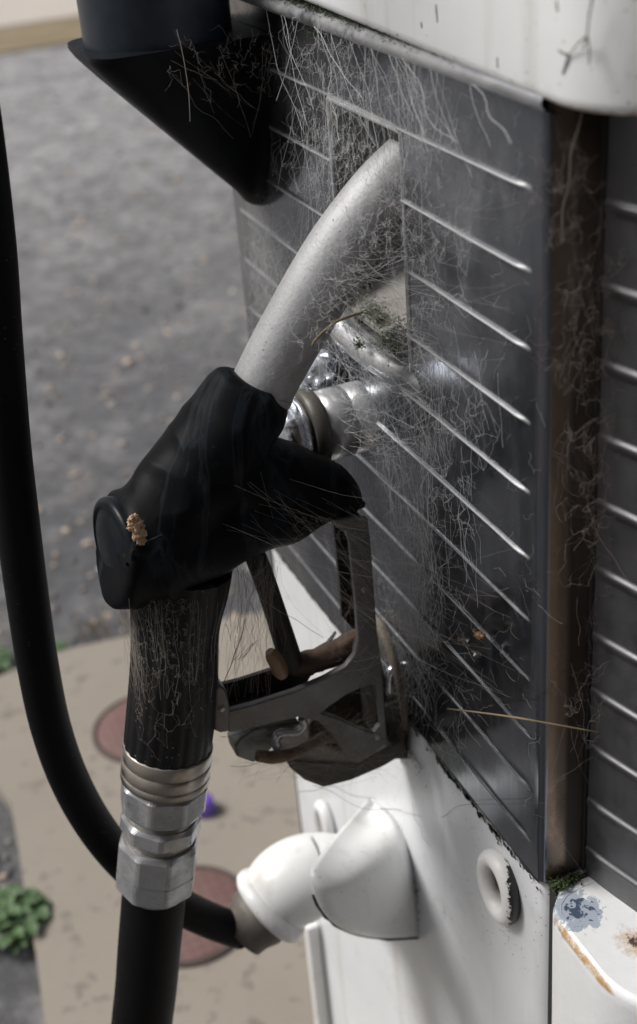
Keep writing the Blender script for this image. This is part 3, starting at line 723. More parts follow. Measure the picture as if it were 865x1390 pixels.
# ------------------------------------------------------------------ nozzle
YN = .645
NZ = thing('fuel_nozzle', 'black rubber booted fuel nozzle with grey aluminium spout parked in the steel recess', 'fuel nozzle', aty(225, 1050, YN))
def chain(mb, pts, seg=36, n=8, dY=0, prof=None, capped=True):
    q = []
    for p in pts:
        P = aty(p[0], p[1], p[3] if len(p) > 3 else YN); q.append((*P, p[2]*mpp(P)))
    s_ = spline(q, n); tube(mb, [a[:3] for a in s_], [a[3] for a in s_], seg, prof=prof); return s_
mb = MB()
chain(mb, [(354, 530, 44), (380, 480, 45.5), (407, 432, 46.5), (435, 384, 47.5), (464, 338, 48), (495, 295, 47.5), (526, 257, 47), (560, 224, 47)], 56, 8)
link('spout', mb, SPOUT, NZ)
mb = MB()
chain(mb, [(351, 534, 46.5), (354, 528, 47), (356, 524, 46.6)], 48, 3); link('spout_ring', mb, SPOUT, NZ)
# boot
mb = MB()
def blob(mb, pts, seg=28, n=6):
    chain(mb, pts, seg, n)
    for p in (pts[0], pts[-1]): pass
chain(mb, [(349, 519, 46), (344, 527, 57), (336, 540, 61), (324, 560, 63), (305, 590, 66), (282, 625, 69), (250, 668, 72), (222, 712, 76)], 36, 5)
chain(mb, [(152, 746, 72), (155, 746, 78), (162, 746, 81.5), (178, 745, 82), (215, 740, 80), (262, 722, 72), (310, 703, 66), (350, 690, 62), (392, 680, 57), (430, 676, 43), (462, 678, 26), (486, 684, 11), (496, 690, 5)], 36, 5)
chain(mb, [(225, 735, 70), (235, 758, 69), (240, 772, 64)], 30, 4)
chain(mb, [(310, 640, 66), (350, 640, 56), (385, 646, 50), (430, 658, 42), (462, 670, 30), (484, 684, 15)], 28, 5)
BT = link('rubber_boot', mb, RUBBER, NZ); remesh(BT, .0016, 7, .5)
for v in BT.data.vertices:
    p = v.co; d_ = mnoise.noise(Vector((p.x*45+p.z*30, p.y*30, p.z*55-p.x*30)))*.0016 + (abs(mnoise.noise(Vector((p.x*26-p.z*18+4, p.y*20, p.z*26+p.x*30))))-.2)*-.0042
    v.co = p + v.normal*d_
# boot end cap
c0 = aty(161, 747, YN); mp = mpp(c0); axc = Vector((-.985, -.13, .06)).normalized()
mb = MB(); R_ = 77*mp
lathe(mb, c0, axc, [(-.006, R_*.95), (0, R_*.98), (.0015, R_*.97), (.003, R_*.93), (.0038, R_*.86), (.0036, R_*.82), (.0030, R_*.80), (.0030, R_*.76), (.0042, R_*.70), (.0056, R_*.45), (.0060, .0001)], 72)
link('boot_cap', mb, CAPR, NZ)
# moulded ridges on the boot
mb = MB()
for pts in ([(184, 742), (200, 736), (220, 727)], [(182, 745), (180, 756), (182, 766)], [(170, 765), (195, 771), (225, 775), (250, 774)], [(232, 740), (236, 752)], [(241, 738), (245, 750)], [(170, 818), (205, 812), (240, 800)]):
    q = spline([tuple(aty(a, b, YN-77*mp*math.sqrt(max(.05, 1-((b-742)/79)**2))+.0010)) for a, b in pts], 5)
    tube(mb, q, .0009, 8)
link('boot_marks', mb, RUBBER, NZ)
# grip: grooved handle
mb = MB()
def gprof(a, i): return 1+.030*(abs(math.sin(a*11))-.5)
chain(mb, [(248, 768, 68), (244, 800, 66), (240, 830, 62), (238, 862, 59), (237, 900, 59), (235, 940, 60), (232, 975, 60), (228, 1010, 59), (226, 1030, 58)], 132, 6, prof=gprof)
link('grip', mb, GRIP, NZ)
a0, a1 = aty(228, 1012, YN), aty(207, 1240, YN); AX = (a1-a0).normalized(); L01 = (a1-a0).length
def tt(py): return L01*(py-1012)/228
g = mpp(a0.lerp(a1, .35))
mb = MB(); lathe(mb, a0, AX, [(tt(1008), 40*g), (tt(1009), 59.5*g), (tt(1010), 60*g), (tt(1024), 60*g), (tt(1024.5), 59.2*g), (tt(1025.5), 59.2*g), (tt(1026), 60*g), (tt(1040), 60*g), (tt(1040.5), 59.2*g), (tt(1041.5), 59.2*g), (tt(1042), 60*g), (tt(1050), 60*g), (tt(1051), 50*g)], 64); CPL = link('coupling_collar', mb, COLLAR, NZ)
def hexn(name, y0, y1, r, ch=4, mat=NUT, tail=None, rot=0):
    mb = MB(); R_ = r*g
    rf = Vector((math.sin(rot), -math.cos(rot), 0))
    pf = [(tt(y0), R_*.55), (tt(y0), R_*.90), (tt(y0+ch), R_*1.00, R_*1.02), (tt(y1-ch), R_*1.00, R_*1.02), (tt(y1), R_*.9, R_*1.03), (tt(y1), R_*.5)]
    if tail: pf = pf[:4] + tail
    lathe(mb, a0, AX, pf, 96, ref=rf, smooth=False)
    return link(name, mb, mat, NZ)
hexn('coupling_nut', 1052, 1090, 59, 5, rot=.2)
mb = MB(); lathe(mb, a0, AX, [(tt(1090), 44*g), (tt(1091), 47*g), (tt(1128), 47*g), (tt(1134), 44*g)], 40); link('coupling_neck', mb, COLLAR, NZ)
hexn('swivel_nut', 1099, 1124, 55, 5, rot=.5)
R_ = 56*g
hexn('hose_ferrule', 1131, 1200, 56, 6, rot=.75, tail=[(tt(1170), R_*1.02, R_*1.03), (tt(1184), R_*.98, R_*1.0), (tt(1194), R_*.92, R_*.95), (tt(1200), R_*.84), (tt(1204), R_*.78), (tt(1205), R_*.5)])
# hand guard: front plate, back plate, web
YF = .631; TH = .028
outer = [(452, 706), (500, 704), (504, 740), (508, 800), (513, 862), (519, 905), (523, 960), (526, 1008), (520, 1014), (498, 1030), (480, 1034), (466, 1020), (452, 998), (432, 980), (405, 974), (370, 982), (330, 992), (311, 995), (309, 966), (345, 957), (400, 939), (442, 921), (470, 905), (482, 890), (487, 868), (484, 820), (479, 770), (476, 740), (470, 722), (458, 716)]
tri = [(436, 968), (470, 944), (500, 930), (509, 930), (513, 950), (517, 984), (508, 995), (490, 990), (460, 976)]
def holed(mb, out, hole, Y, ext):
    bm = bmesh.new(); O = [bm.verts.new(aty(a, b, Y)) for a, b in out]; I = [bm.verts.new(aty(a, b, Y)) for a, b in hole]
    e = [bm.edges.new((O[i], O[(i+1) % len(O)])) for i in range(len(O))] + [bm.edges.new((I[i], I[(i+1) % len(I)])) for i in range(len(I))]
    bmesh.ops.triangle_fill(bm, use_beauty=True, edges=e)
    r = bmesh.ops.extrude_face_region(bm, geom=bm.faces[:])
    for v in r['geom']:
        if isinstance(v, bmesh.types.BMVert): v.co.y += ext
    bm.verts.index_update(); mb.add([v.co.copy() for v in bm.verts], [tuple(v.index for v in f.verts) for f in bm.faces], False); bm.free()
mb = MB(); holed(mb, outer, tri, YF, .005); HG = link('hand_guard', mb, ALU, NZ, .0011); HG['label'] = 'cast aluminium hand guard frame'
# back plate and inner web as pieces of the guard
back = [atx for atx in ()]
Pf = [aty(a, b, YF) for a, b in outer]
mb = MB()
# channel web along outer right + bottom of the guard
seg_o = [Pf[i] for i in range(1, 9)]
ctr = Vector((sum(p.x for p in Pf)/len(Pf), YF, sum(p.z for p in Pf)/len(Pf)))
def strip(mb, P, y0, y1, th):
    n = len(P)
    V = [Vector((p.x, y0, p.z)) for p in P]+[Vector((p.x, y1, p.z)) for p in P]
    mb.add(V, [(i, i+1, n+i+1, n+i) for i in range(n-1)], False)
strip(mb, [Pf[i]+Vector((-.004, 0, .001)) for i in range(1, 8)], YF+.004, YF+TH, .003)
strip(mb, [Pf[i]+Vector((.002, 0, .003)) for i in range(11, 18)], YF+.004, YF+TH, .003)
wb = link('guard_web', mb, BLACKR, HG); q = wb.modifiers.new('s', 'SOLIDIFY'); q.thickness = .002; q.offset = 0
mb = MB(); bk = [Pf[i] for i in (0, 1, 2, 3, 4, 5)] + [Pf[i] for i in (24, 25, 26, 27)]
prism(mb, [Vector((p.x+.0012, YF+TH, p.z)) for p in bk], (0, .003, 0))
bk = [Pf[i] for i in (14, 15, 16, 17, 18, 19, 20, 21, 22, 23, 24)] + [Pf[5], Pf[6]]
bk = [Pf[i] for i in (18, 19, 20, 21, 22, 23)] + [Pf[i]+Vector((0, 0, .004)) for i in (13, 14, 15, 16, 17)]
prism(mb, [Vector((p.x, YF+TH, p.z)) for p in bk], (0, .003, 0)); link('guard_back', mb, BLACKR, HG)
mb = MB(); tube(mb, [aty(362, 958, YF+.004), aty(362, 958, YF+TH)], .0022, 12); link('guard_pin', mb, LIP, HG)
mb = MB(); kp = [(292, 935), (300, 930), (308, 938), (313, 960), (313, 994), (300, 996), (290, 992)]
prism(mb, [aty(a, b, YF-.002) for a, b in kp], (0, .034, 0)); link('guard_knuckle', mb, ALU, HG, .003)
for a, b, r_ in ((301, 962, .0022), (494, 800, .0020), (512, 1000, .0024)):
    mb = MB(); lathe(mb, aty(a, b, YF-(.002 if a < 310 else 0)), (0, -1, 0), [(-.001, r_), (.0006, r_), (.0011, r_*.7), (.0012, .0001)], 20); link('guard_rivet', mb, COLLAR, HG)
# lever
mb = MB(); chain(mb, [(335, 730, 14, YN), (352, 768, 15, YN), (372, 825, 15, YN), (392, 888, 16, YN), (397, 906, 15, YN)], 20, 6); LV = link('lever', mb, BLACKR, NZ)
mb = MB(); chain(mb, [(384, 902, 11), (405, 902, 16), (435, 895, 17), (462, 884, 18), (486, 868, 17), (494, 860, 14)], 20, 6)
o = link('lever_foot', mb, RUST, LV); remesh(o, .0016, 2)
tx = bpy.data.textures.new('rough', 'CLOUDS'); tx.noise_scale = .006; dm = o.modifiers.new('d', 'DISPLACE'); dm.texture = tx; dm.strength = .003; dm.mid_level = .5

# ------------------------------------------------------------------ bracket, padlock, rod under the guard
BK = thing('latch_bracket', 'grimy folded latch bracket below the nozzle hand guard, against the steel panel', 'bracket', aty(470, 1050, .66))
mb = MB(); bp = [(388, 1028), (410, 1034), (450, 1034), (488, 1036), (518, 1018), (545, 1005), (554, 1022), (520, 1042), (478, 1060), (440, 1070), (414, 1060), (396, 1045)]
prism(mb, [aty(a, b, .640) for a, b in bp], (0, .040, 0)); o = link('bracket_plate', mb, GRIME, BK, .002)
mb = MB(); prism(mb, [aty(a, b, .664) for a, b in ((418, 985), (440, 950), (500, 905), (520, 905), (548, 1000), (545, 1025), (470, 1045), (420, 1030))], (0, .012, 0)); link('bracket_back', mb, simple('sooty_brown', (.03, .024, .02), .8, 0, .6, 90, .6, .5, (.10, .07, .045), 50), BK, .002)
mb = MB(); bp = [(319, 1013), (327, 1002), (348, 990), (402, 981), (410, 984), (385, 1003), (352, 1032), (345, 1036), (322, 1028)]
prism(mb, [aty(a, b, .640) for a, b in bp], (0, .016, 0)); link('bracket_tongue', mb, simple('tongue_metal', (.20, .21, .19), .45, .6, .3, 120, .3, .5, (.08, .08, .07)), BK, .0015)
RD = MB(); q = [(350, 1026, 8, .630), (372, 1028, 9, .630), (400, 1022, 8, .632), (425, 1010, 8, .636), (445, 1000, 9, .640), (470, 1000, 9, .650)]
chain(RD, q, 14, 5); link('bracket_rod', RD, ROD, BK)
mb = MB(); q = [aty(a, b, .635) for a, b in ((376, 1016), (374, 1002), (382, 995), (402, 994), (412, 984), (410, 975))]
q = spline([tuple(p) for p in q], 5); tube(mb, q, .0028, 12); link('bracket_hook', mb, LIP, BK)
PL = thing('padlock', 'dirty padlock with a bright steel shackle hanging beside the hand guard', 'padlock', atx(545, 1010, .290))
mb = MB(); q = spline([tuple(aty(a, b, .664)) for a, b in ((530, 960), (528, 925), (531, 911), (538, 908), (546, 918), (549, 940), (549, 962))], 6)
tube(mb, q, .0033, 14); link('shackle', mb, CHROME, PL)
mb = MB(); a, b = aty(524, 958, .655), aty(553, 1022, .655)
box(mb, (a.x, .655, b.z), (b.x, .672, a.z)); link('lock_body', mb, GRIME, PL, .002)

# ------------------------------------------------------------------ hoses
mb = MB(); hp = []
P0 = a0+AX*tt(1196); d = AX
pts = [P0, P0+d*.05, P0+d*.11, P0+d*.20+Vector((-.005, 0, 0)), P0+d*.34+Vector((-.03, .01, .01)), P0+d*.44+Vector((-.09, .02, .07)), P0+d*.42+Vector((-.2, .03, .10)), P0+d*.30+Vector((-.29, .03, .08))]
pts += [Vector((-.30, .67, .95)), Vector((-.27, .68, 1.3)), Vector((-.12, .72, 1.62)), Vector((.12, .80, 1.66)), Vector((.235, .848, 1.50)), Vector((.24, .848, H+.10))]
q = spline([tuple(p) for p in pts], 12)
tube(mb, q, 43*mpp(a0+AX*tt(1260)), 40)
tag(link('nozzle_hose', mb, HOSE), 'thick black rubber hose hanging straight down from the nozzle coupling', 'hose')
mb = MB(); YL = .70
lp = [(-70, -40), (-48, 60), (-28, 170), (-8, 330), (2, 460), (14, 600), (26, 700), (39, 800), (54, 900), (73, 990), (102, 1068), (142, 1135), (192, 1190), (245, 1228), (292, 1251)]
q = [tuple(aty(a-3, b, YL)) for a, b in lp] + [tuple(FE_END)]
top = Vector(q[0]); q = [tuple(top+Vector((.05, .05, .38))), tuple(top+Vector((-.01, .01, .2)))] + q
q = spline(q, 8); tube(mb, q, .0129, 32)
tag(link('supply_hose', mb, HOSE), 'long black hose sweeping down the left side into the white outlet elbow', 'hose')

# ------------------------------------------------------------------ small loose things
def rough_blob(mb, c, s, seed, sub=2, squash=(1, 1, 1), amp=.35):
    bm = bmesh.new(); bmesh.ops.create_icosphere(bm, subdivisions=sub, radius=1)
    for v in bm.verts:
        v.co *= 1+amp*mnoise.noise(v.co*1.9+Vector((seed, 0, 0)))+amp*.5*mnoise.noise(v.co*5+Vector((seed, 3, 0)))
        v.co = Vector((v.co.x*squash[0], v.co.y*squash[1], v.co.z*squash[2]))*s+Vector(c)
    bm.verts.index_update(); mb.add([v.co.copy() for v in bm.verts], [tuple(v.index for v in f.verts) for f in bm.faces], False); bm.free()
mb = MB(); ym = YN-77*mp*.985
for i, (a, b, s) in enumerate([(181, 704, .0026), (184, 713, .0040), (190, 722, .0036), (186, 728, .0024), (192, 734, .0026), (178, 715, .0022)]):
    rough_blob(mb, aty(a, b, ym), s, i*3.1, 3, (1, .7, 1), .6)
tag(link('mud_clod', mb, MUD), 'tan crumb of dried mud stuck on the black boot', 'mud')
mb = MB(); q = []
for (a, b, r_) in ((366, 884, 6), (370, 890, 10), (376, 900, 11), (381, 911, 11), (384, 918, 7)):
    P = aty(a, b, .627); q.append((*P, r_*mpp(P)))
s_ = spline(q, 5); tube(mb, [p[:3] for p in s_], [p[3] for p in s_], 16)
tag(link('cocoon', mb, simple('cocoon_brown', (.19, .115, .055), .4, 0, .4, 300, .5)), 'brown insect cocoon on the lever inside the hand guard', 'cocoon')
# dead insects
def insect(px, py, s, mat, label, seed):
    c = atx(px, py, .291); mb = MB(); rnd = random.Random(seed)
    for k, (dx, r_) in enumerate(((0, 1), (.0, .7))):
        rough_blob(mb, c+Vector((0, -s*1.3*k, s*.6*k)), s*r_, seed+k, 2, (1, 1.2, .8), .4)
    for k in range(7):
        a = rnd.uniform(0, 6.28); e = c+Vector((rnd.uniform(-.5, 0)*s, math.cos(a)*s*2.2, math.sin(a)*s*2.2)); mdl = c.lerp(e, .5)+Vector((-s*.8, 0, s*.4))
        tube(mb, [c, mdl, e], [s*.12, s*.10, s*.05], 5)
    tag(link('dead_insect', mb, mat), label, 'insect', 'dead insects caught in the cobweb')
insect(630, 868, .0032, INSECT, 'largest black dead insect caught in the web on the steel panel', 1)
insect(647, 888, .0022, INSECT, 'smaller black dead insect below the amber one', 5)
insect(651, 862, .0026, AMBER, 'amber brown dead insect between the two black ones', 9)
# dry stalk across the corner
mb = MB(); q = spline([tuple(atx(608, 962, .292)), tuple(atx(650, 967, .288)), tuple(atx(700, 974, .286)), tuple(aty(745, 982, .470)), tuple(aty(790, 990, .462)), tuple(aty(812, 994, .460))], 6)
tube(mb, q, [.0006*(1-.6*abs(i/len(q)-.35)) for i in range(len(q))], 7)
tag(link('dry_stalk', mb, DRY), 'dry grass stalk caught across the lower steel corner', 'stalk')
mb = MB(); q = spline([tuple(aty(492, 424, .612)), tuple(aty(470, 431, .610)), tuple(aty(450, 441, .608)), tuple(aty(428, 462, .606)), tuple(aty(424, 472, .606))], 5)
tube(mb, q, [.0007, .0010]+[.0008]*(len(q)-4)+[.0004, .0003], 7)
tag(link('plant_fibre', mb, DRY), 'pale plant fibre snagged between the spout and the bright lip', 'stalk')
# fuel tank covers in the apron
def cover(px, py, label):
    c = atz(px, py, .012); t = thing('tank_cover', label, 'cover', c, 'round tank covers set in the apron')
    mb = MB(); lathe(mb, c, (0, 0, 1), [(.0055, .0001), (.0058, .03), (.0055, .070), (.004, .0725)], 56); link('cover_disc', mb, COVER, t)
    mb = MB(); lathe(mb, c, (0, 0, 1), [(.0, .080), (.004, .0795), (.0052, .077), (.005, .0738), (.001, .0730)], 56); link('cover_rim', mb, IRON, t)
cover(200, 988, 'round red-brown cover in the concrete beside the black grip')
cover(256, 1243, 'round red-brown cover in the concrete below the hose coupling')
c = atz(276, 1100, .013); mb = MB()
lathe(mb, c, (0, 0, 1), [(0, .015), (.003, .016), (.014, .016), (.020, .0145), (.023, .010), (.024, .0001)], 28)
tag(link('purple_cap', mb, PURPLE), 'small purple plastic cap lying on the concrete', 'cap')
# weeds
def leaf(mb, base_, d, L, w, curl=.4):
    d = Vector(d).normalized(); s_ = d.cross(Vector((0, 0, 1))).normalized(); n_ = 7; V = []
    for k in range(n_):
        t = k/(n_-1); ww = w*math.sin(math.pi*min(1, t*.9+.08))**.8; p = Vector(base_)+d*L*t+Vector((0, 0, -curl*L*t*t))
        V += [p-s_*ww+Vector((0, 0, ww*.35)), p, p+s_*ww+Vector((0, 0, ww*.35))]
    mb.add(V, [f for k in range(n_-1) for f in ((k*3, k*3+1, k*3+4, k*3+3), (k*3+1, k*3+2, k*3+5, k*3+4))], True)
def weed(px, py, R_, n, label, L=.03, h=.05, z=.012):
    c = atz(px, py, z-.01); t = thing('weed', label, 'weed', c, 'weeds growing at the apron edge'); mb = MB(); st = MB()
    for i in range(n):
        a = random.random()*6.28; rr_ = R_*math.sqrt(random.random()); hh = h*random.uniform(.3, 1)*(1-.5*(rr_/R_)**2)
        p = c+Vector((math.cos(a)*rr_, math.sin(a)*rr_, hh))
        if i % 3 == 0: tube(st, [c+Vector((math.cos(a)*rr_*.2, math.sin(a)*rr_*.2, 0)), c.lerp(p, .6)+Vector((0, 0, hh*.2)), p], [.0012, .001, .0006], 5)
        for k in range(3):
            b = random.random()*6.28; leaf(mb, p, (math.cos(b), math.sin(b), random.uniform(.1, .7)), L*random.uniform(.6, 1.1), L*.3*random.uniform(.7, 1.1))
    link('leaves', mb, LEAF, t); link('stems', st, LEAF, t)
weed(20, 1256, .036, 38, 'leafy green weed at the lower left edge of the apron', .026, .03)
weed(78, 893, .022, 14, 'small green weed at the far edge of the apron behind the hose', .016, .03, 0)
weed(-8, 905, .03, 16, 'small green weed on the gravel left of the long hose', .016, .03, 0)
t = thing('dry_grass_tuft', 'tuft of dry yellow grass on the gravel beyond the apron', 'grass tuft', atz(150, 868, -.01)); mb = MB()
for i in range(26):
    c = atz(150, 868, -.01)+Vector((random.gauss(0, .02), random.gauss(0, .015), 0)); e = c+Vector((random.gauss(0, .02), random.gauss(0, .02), random.uniform(.02, .07)))
    tube(mb, [c, c.lerp(e, .6)+Vector((0, 0, .008)), e], [.001, .0008, .0004], 4)
link('dry_blades', mb, DRY, t)
# moss tufts in and around the recess
def moss(spots, name, label, mat=LEAFD):
    mb = MB()
    for (P, R_, n_) in spots:
        for i in range(n_):
            c = P+Vector([random.gauss(0, R_*.5) for _ in range(3)])
            d = Vector([random.gauss(0, 1) for _ in range(3)]).normalized(); leaf(mb, c, (d.x, d.y, abs(d.z)*.5+.05), .0022*random.uniform(.6, 1.4), .0005, .2)
    return kind(link(name, mb, mat), 'stuff', label, 'moss')
moss([(Vector((.303, .640, HZ0+.013)), .011, 500), (Vector((.303, .652, HZ0+.011)), .009, 300), (Vector((.306, .690, HZ0+.012)), .010, 350), (atx(514, 430, .305), .006, 160), (aty(487, 470, .66)*.4+atx(487, 466, .285)*.6, .003, 90)], 'recess_moss', 'dark green moss growing in the mouth of the recess')
moss([(Vector((.297, y, ZT+.0085)), .0035, 22) for y in np.arange(.49, .9, .006)]+[(Vector((.30, .73+random.gauss(0, .01), ZT-.006)), .004, 30) for k in range(3)], 'seam_moss', 'thin line of moss under the white top casing')
moss([(Vector((.306+random.uniform(0, .02), .476, H-.589)), .004, 40) for k in range(8)], 'corner_moss', 'moss in the gap at the bottom of the steel corner')

# ------------------------------------------------------------------ cobwebs: real threads
class Web:
    def __init__(s): s.v = []; s.f = []
    def seg(s, P, r):
        """3-sided fine tube through points"""
        n = len(P); b = len(s.v)
        d = (P[-1]-P[0]); d = d.normalized() if d.length > 1e-7 else Vector((0, 0, 1))
        a = Vector((.3, .8, .5)); x = (a-d*a.dot(d)).normalized(); y = d.cross(x)
        for i, p in enumerate(P):
            for k in range(3):
                an = 2.094*k; s.v.append(p+(x*math.cos(an)+y*math.sin(an))*r)
        for i in range(n-1):
            for k in range(3):
                k2 = (k+1) % 3; s.f.append((b+i*3+k, b+i*3+k2, b+(i+1)*3+k2, b+(i+1)*3+k))
    def thread(s, a, b, r=.00012, sag=.03, jit=.02, n=6):
        r *= .82; L = (b-a).length; P = []; jit = max(jit, .035)*.8; n = n+2
        o = Vector([random.gauss(0, 1) for _ in range(3)]); o2 = Vector([random.gauss(0, 1) for _ in range(3)]); o3 = Vector([random.gauss(0, 1) for _ in range(3)])
        ph, ph2 = random.random()*6, random.random()*6
        for i in range(n+1):
            t = i/n; w = math.sin(math.pi*t)
            P.append(a.lerp(b, t)+Vector((0, 0, -sag*L*w))+(o*.9*w+o2*.5*math.sin(6.5*t+ph)*w+o3*.3*math.sin(13*t+ph2)*w)*(jit*L))
        s.seg(P, r)
    def net(s, pts, k=3, r=.0001, maxd=.02, aniso=.6, sag=.05, jit=.06):
        kd = kdtree.KDTree(len(pts))
        for i, p in enumerate(pts): kd.insert((p.x, p.y, p.z*aniso), i)
        kd.balance(); done = set()
        for i, p in enumerate(pts):
            c = 0
            for co, j, d in kd.find_n((p.x, p.y, p.z*aniso), k+3):
                if j == i or (min(i, j), max(i, j)) in done or d > maxd: continue
                if random.random() < .08: continue
                done.add((min(i, j), max(i, j))); s.thread(p, pts[j], r*random.uniform(.6, 1.35), sag, jit, 4); c += 1
                if c >= k-1: break
    def done(s, name, mat, label):
        mb = MB(); mb.v = s.v; mb.f = s.f; mb.sm = [True]*len(s.f)
        me = bpy.data.meshes.new(name); me.from_pydata([tuple(v) for v in s.v], [], s.f); me.materials.append(mat); me.update()
        me.polygons.foreach_set('use_smooth', [True]*len(me.polygons))
        o = bpy.data.objects.new(name, me); COL.objects.link(o); return kind(o, 'stuff', label, 'cobweb')
G = random.gauss; U_ = random.uniform
def inpx(x0, y0, x1, y1, xs=(.288, .298), clumps=None):
    if clumps:
        cx_, cy_, s_ = random.choice(clumps); a, b = G(cx_, s_), G(cy_, s_)
    else: a, b = U_(x0, x1), U_(y0, y1)
    a = min(max(a, x0), x1); b = min(max(b, y0), y1)
    return atx(a, b, U_(*xs))
# 1 upper panel and mouth
w = Web()
cl = [(470, 110, 26), (485, 160, 24), (455, 150, 20), (520, 120, 30), (560, 170, 28), (445, 200, 22), (445, 250, 20), (500, 230, 26), (560, 260, 26), (590, 330, 28), (450, 170, 25), (470, 205, 18), (560, 330, 22), (575, 420, 26), (430, 70, 26), (540, 210, 16)]
w.net([inpx(345, 20, 640, 470, (.283, .298), cl) for _ in range(1500)], 3, .000065, .017, .7, .08, .11)
for _ in range(70):                       # long falling threads
    a, b = U_(400, 600), U_(70, 260); L = U_(40, 170); w.thread(atx(a, b, U_(.286, .297)), atx(a+G(4, 12), b+L, U_(.284, .297)), .00008*U_(.7, 1.4), .01, .03, 8)
for _ in range(34):
    a = U_(360, 640); w.thread(Vector((.2945, 0, 0)) + Vector((0, atx(a, 30+(a-360)*.3, .2945).y, ZT+.002)), atx(a+G(30, 30), 90+(a-360)*.3+U_(20, 90), U_(.28, .295)), .00016*U_(.7, 1.3), .02, .03, 8)
w.done('panel_cobweb', SILK, 'dense pale cobweb over the top of the steel panel and recess')
# 2 spout
w = Web(); pts = []
for _ in range(950):
    t = random.random()**.8; a = np.interp(t, [0, .3, .6, 1], [535, 500, 478, 425]); b = np.interp(t, [0, .3, .6, 1], [235, 300, 345, 450])
    a += G(8, 20); b += G(8, 20); pts.append(aty(a, b, U_(.600, .645)))
w.net(pts, 3, .000075, .015, .9, .08, .10)
pts = []
for _ in range(300):                       # fuzz hugging the spout surface
    t = random.random(); a = np.interp(t, [0, .5, 1], [350, 440, 530]); b = np.interp(t, [0, .5, 1], [520, 360, 245]); q = U_(-1.0, 1.0)*44
    yy = YN-.0172*math.sqrt(max(0, 1-(q/46)**2))-U_(.0003, .002); pts.append(aty(a+q*.85, b+q*.52, yy))
w.net(pts, 2, .00006, .010, 1)
for _ in range(60): w.thread(aty(U_(430, 500), U_(330, 430), .62), atx(U_(480, 600), U_(330, 500), .294), .00009*U_(.7, 1.4), .06, .05, 8)
w.done('spout_cobweb', SILK, 'pale cobweb tangled round the aluminium spout')
# 3 middle of panel, vertical hanging threads
w = Web()
cl = [(530, 560, 30), (560, 620, 35), (590, 560, 36), (570, 700, 30), (600, 650, 30), (520, 480, 30), (620, 560, 30), (545, 640, 30)]
w.net([inpx(430, 430, 690, 800, (.288, .2985), cl) for _ in range(420)], 3, .00006, .018, .6, .08, .11)
for _ in range(150):
    a, b = G(560, 42), U_(440, 760); L = U_(20, 120); w.thread(atx(a, b, U_(.289, .298)), atx(a+G(4, 9), b+L, U_(.289, .298)), .00007*U_(.7, 1.5), .005, .035, 8)
for _ in range(160): w.thread(inpx(430, 430, 520, 620, (.27, .297)), inpx(440, 430, 600, 640, (.27, .297)), .00007*U_(.7, 1.4), .05, .05, 8)
w.done('hanging_cobweb', SILK, 'fine threads hanging in front of the middle ribs')
# 4 sparse film over the rest of the panel
w = Web()
for _ in range(170): 
    a, b = U_(530, 735), U_(150, 1130); 
    if b > 900+(a-530)*1.0: continue
    w.thread(atx(a, b, .2975), atx(a+G(0, 16), b+G(10, 20), .2975), .00005*U_(.6, 1.6), .05, .16, 8)
for _ in range(160): w.thread(inpx(330, 260, 420, 470), inpx(320, 255, 440, 480), .00006*U_(.6, 1.6), .04, .05, 6)
for _ in range(420): w.thread(inpx(520, 700, 600, 980, (.285, .2975)), inpx(500, 700, 610, 1000, (.288, .2975)), .00006*U_(.6, 1.5), .05, .06, 6) if random.random() < .45 else w.thread(*(lambda a, b: (atx(a, b, .296), atx(a+G(0, 14), b+G(20, 16), .295)))(U_(505, 640), U_(700, 1040)), .00007*U_(.6, 1.5), .03, .06, 6)
w.done('thin_cobweb', SILKF, 'thin scattered web threads over the dark ribbed panel')
# 5 right corner
w = Web(); cl = [(770, 240, 26), (760, 300, 22), (800, 420, 30), (830, 470, 30), (820, 560, 26), (790, 600, 20), (840, 380, 26), (800, 690, 22), (840, 640, 26), (800, 960, 24), (830, 760, 40), (780, 480, 24)]
pts = []
for _ in range(620):
    cx_, cy_, s_ = random.choice(cl); pts.append(aty(G(cx_, s_), G(cy_, s_*1.4), U_(.462, .477)))
w.net(pts, 3, .00011, .016, .6, .08, .18)
for _ in range(60):
    a, b = U_(745, 860), U_(180, 1150); w.thread(aty(a, b, .472), aty(a+G(0, 25), b+G(20, 50), .470), .00010*U_(.6, 1.5), .04, .05, 7)
w.thread(aty(790, 150, .462), aty(762, 330, .468), .00055, .0, .01, 10)
w.thread(aty(800, 690, .470), aty(865, 800, .44), .0002, .05, .03, 8)
w.done('corner_cobweb', silk('grey_brown_silk', (.36, .31, .28), .4), 'dusty brown cobweb across the steel corner strip')
# 6 hood
w = Web(); pts = [aty(G(330, 45), G(80, 22), U_(.780, .797)) for _ in range(200)]
w.net(pts, 2, .00008, .016, .8, .08, .18)
for _ in range(12): w.thread(aty(U_(230, 370), U_(60, 110), .785), aty(U_(280, 370), U_(80, 200), .79), .00008*U_(.7, 1.5), .02, .04, 8)
w.thread(aty(240, 40, .78), aty(258, 165, .78), .0003, 0, .03, 12)
cl = [(400, 100, 25), (420, 150, 25), (400, 220, 25), (425, 60, 20)]
w.net([inpx(365, 60, 450, 290, (.285, .298), cl) for _ in range(150)], 2, .00008, .016, .5)
w.done('hood_cobweb', SILKB, 'brownish cobweb on the black hood')
